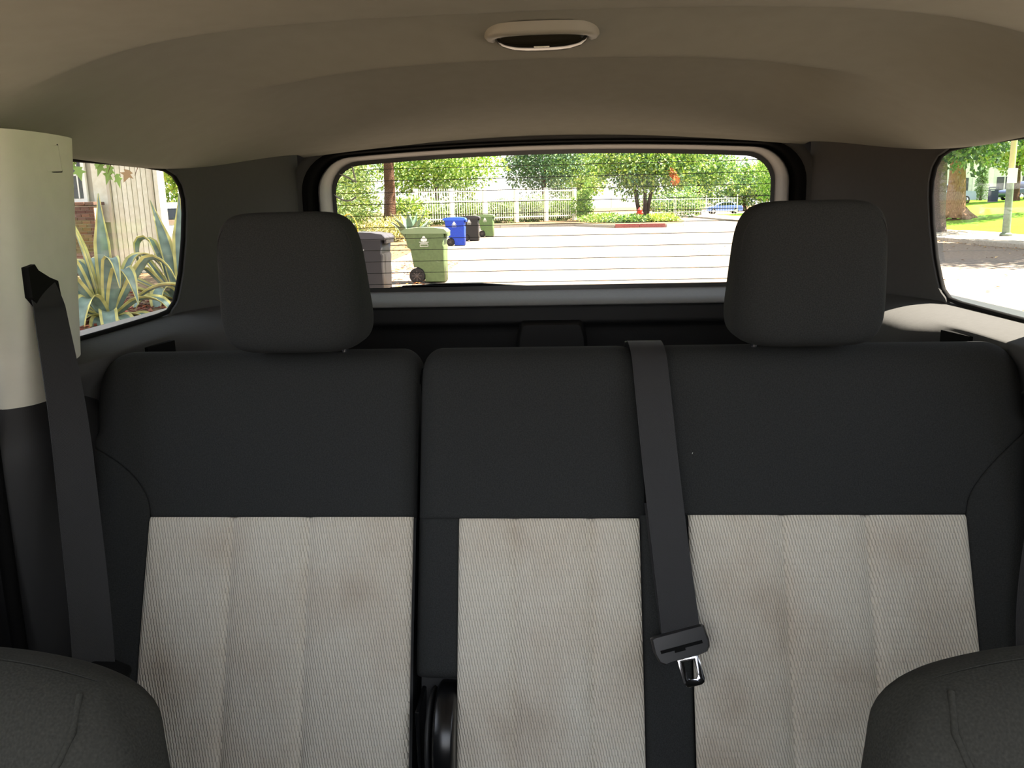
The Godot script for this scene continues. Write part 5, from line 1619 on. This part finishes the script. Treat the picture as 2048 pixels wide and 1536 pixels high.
	bush("low olive bush left of the round green one", Vector3(3.0, 0.22, -58.6), Vector3(1.5, 0.32, 1.0), 2400, Vector2(0.10, 0.24), g1 + [Color(0.62, 0.60, 0.40)], 0.4, "bush", "bushes behind the red kerb")
	bush("narrow green shrub at the right end of the white fence", Vector3(2.0, 0.22, -65.0), Vector3(0.8, 1.5, 0.8), 2600, Vector2(0.10, 0.24), g1, 0.5)
	bush("pale shrub mass behind the thin fence", Vector3(11.0, 0.2, -82.0), Vector3(3.4, 1.4, 1.6), 4200, Vector2(0.16, 0.32), g2 + g3, 0.5)


# ------------------------------------------------------------------ trees above the view: they shade the garden, the right side of the street and drop the twigs into the left window
func shade_trees() -> void:
	var dk := [Color(0.36, 0.48, 0.28), Color(0.44, 0.56, 0.30), Color(0.30, 0.42, 0.24)]
	var over := tree("street_tree", "tall street tree over the garden, its crown above the left window", Vector3(-5.4, 0.14, -4.6), 7.0, 0.24, ball_crown(Vector3(1.4, 7.4, -6.2), Vector3(4.2, 2.4, 8.0), 40, 30000, 0.36), Vector2(0.16, 0.32), dk, M.bark)
	tree("street_tree", "tall street tree right of the view, shading the asphalt", Vector3(14.6, 0.13, -19.0), 7.0, 0.28, ball_crown(Vector3(-0.6, 8.0, -4.6), Vector3(4.4, 2.4, 5.0), 36, 30000, 0.36), Vector2(0.18, 0.36), dk, M.grey_bark)
	# twigs with lobed leaves hanging into the top of the left window
	M.leaf_lobed = leaf_material(Color(0.55, 0.62, 0.25))
	var lobe := PackedVector2Array([Vector2(0, 0), Vector2(-0.32, 0.10), Vector2(-0.20, 0.26), Vector2(-0.50, 0.46), Vector2(-0.20, 0.50), Vector2(0.0, 1.0), Vector2(0.20, 0.50), Vector2(0.50, 0.46), Vector2(0.20, 0.26), Vector2(0.32, 0.10)])
	var leaf := prism(lobe, 0.02)
	var mm := mat(Color(0.45, 0.57, 0.30), 0.6)
	mm.backlight_enabled = true
	mm.backlight = Color(0.5, 0.6, 0.2)
	var dry := mat(Color(0.34, 0.27, 0.18), 0.9)
	for q in [["leafy twig hanging at the left end of the window head", Vector3(-4.15, 1.95, -7.2), 6, mm], ["leafy twig hanging in front of the cream siding", Vector3(-3.84, 1.90, -7.2), 9, mm], ["small withered twig hanging right of the leafy one", Vector3(-3.60, 1.88, -7.2), 4, dry]]:
		var t := Node3D.new()
		t.name = "hanging_twig"
		over.add_child(t, true)
		t.position = q[1] - over.position
		t.set_meta("label", q[0])
		put("stem", tube([Vector3(0.15, 4.0, 0.1), Vector3(0.05, 0.9, 0), Vector3(0.0, 0.35, 0.02), Vector3(0.02, 0.0, 0.0), Vector3(-0.03, -0.10, 0.0)], [0.016, 0.008, 0.006, 0.004, 0.002], 6), M.bark, t)
		for k in q[2]:
			var o := put("leaf", leaf, q[3], t)
			var s := rng.randf_range(0.12, 0.17) * (0.7 if q[3] == dry else 1.0)
			o.transform = Transform3D((Basis(Vector3.UP, rng.randf_range(-0.6, 0.6)) * Basis(Vector3(0, 0, 1), PI + rng.randf_range(-0.9, 0.9))).scaled(Vector3.ONE * s), Vector3(rng.randf_range(-0.10, 0.10), 0.20 - 0.34 * k / q[2], rng.randf_range(-0.06, 0.06)))
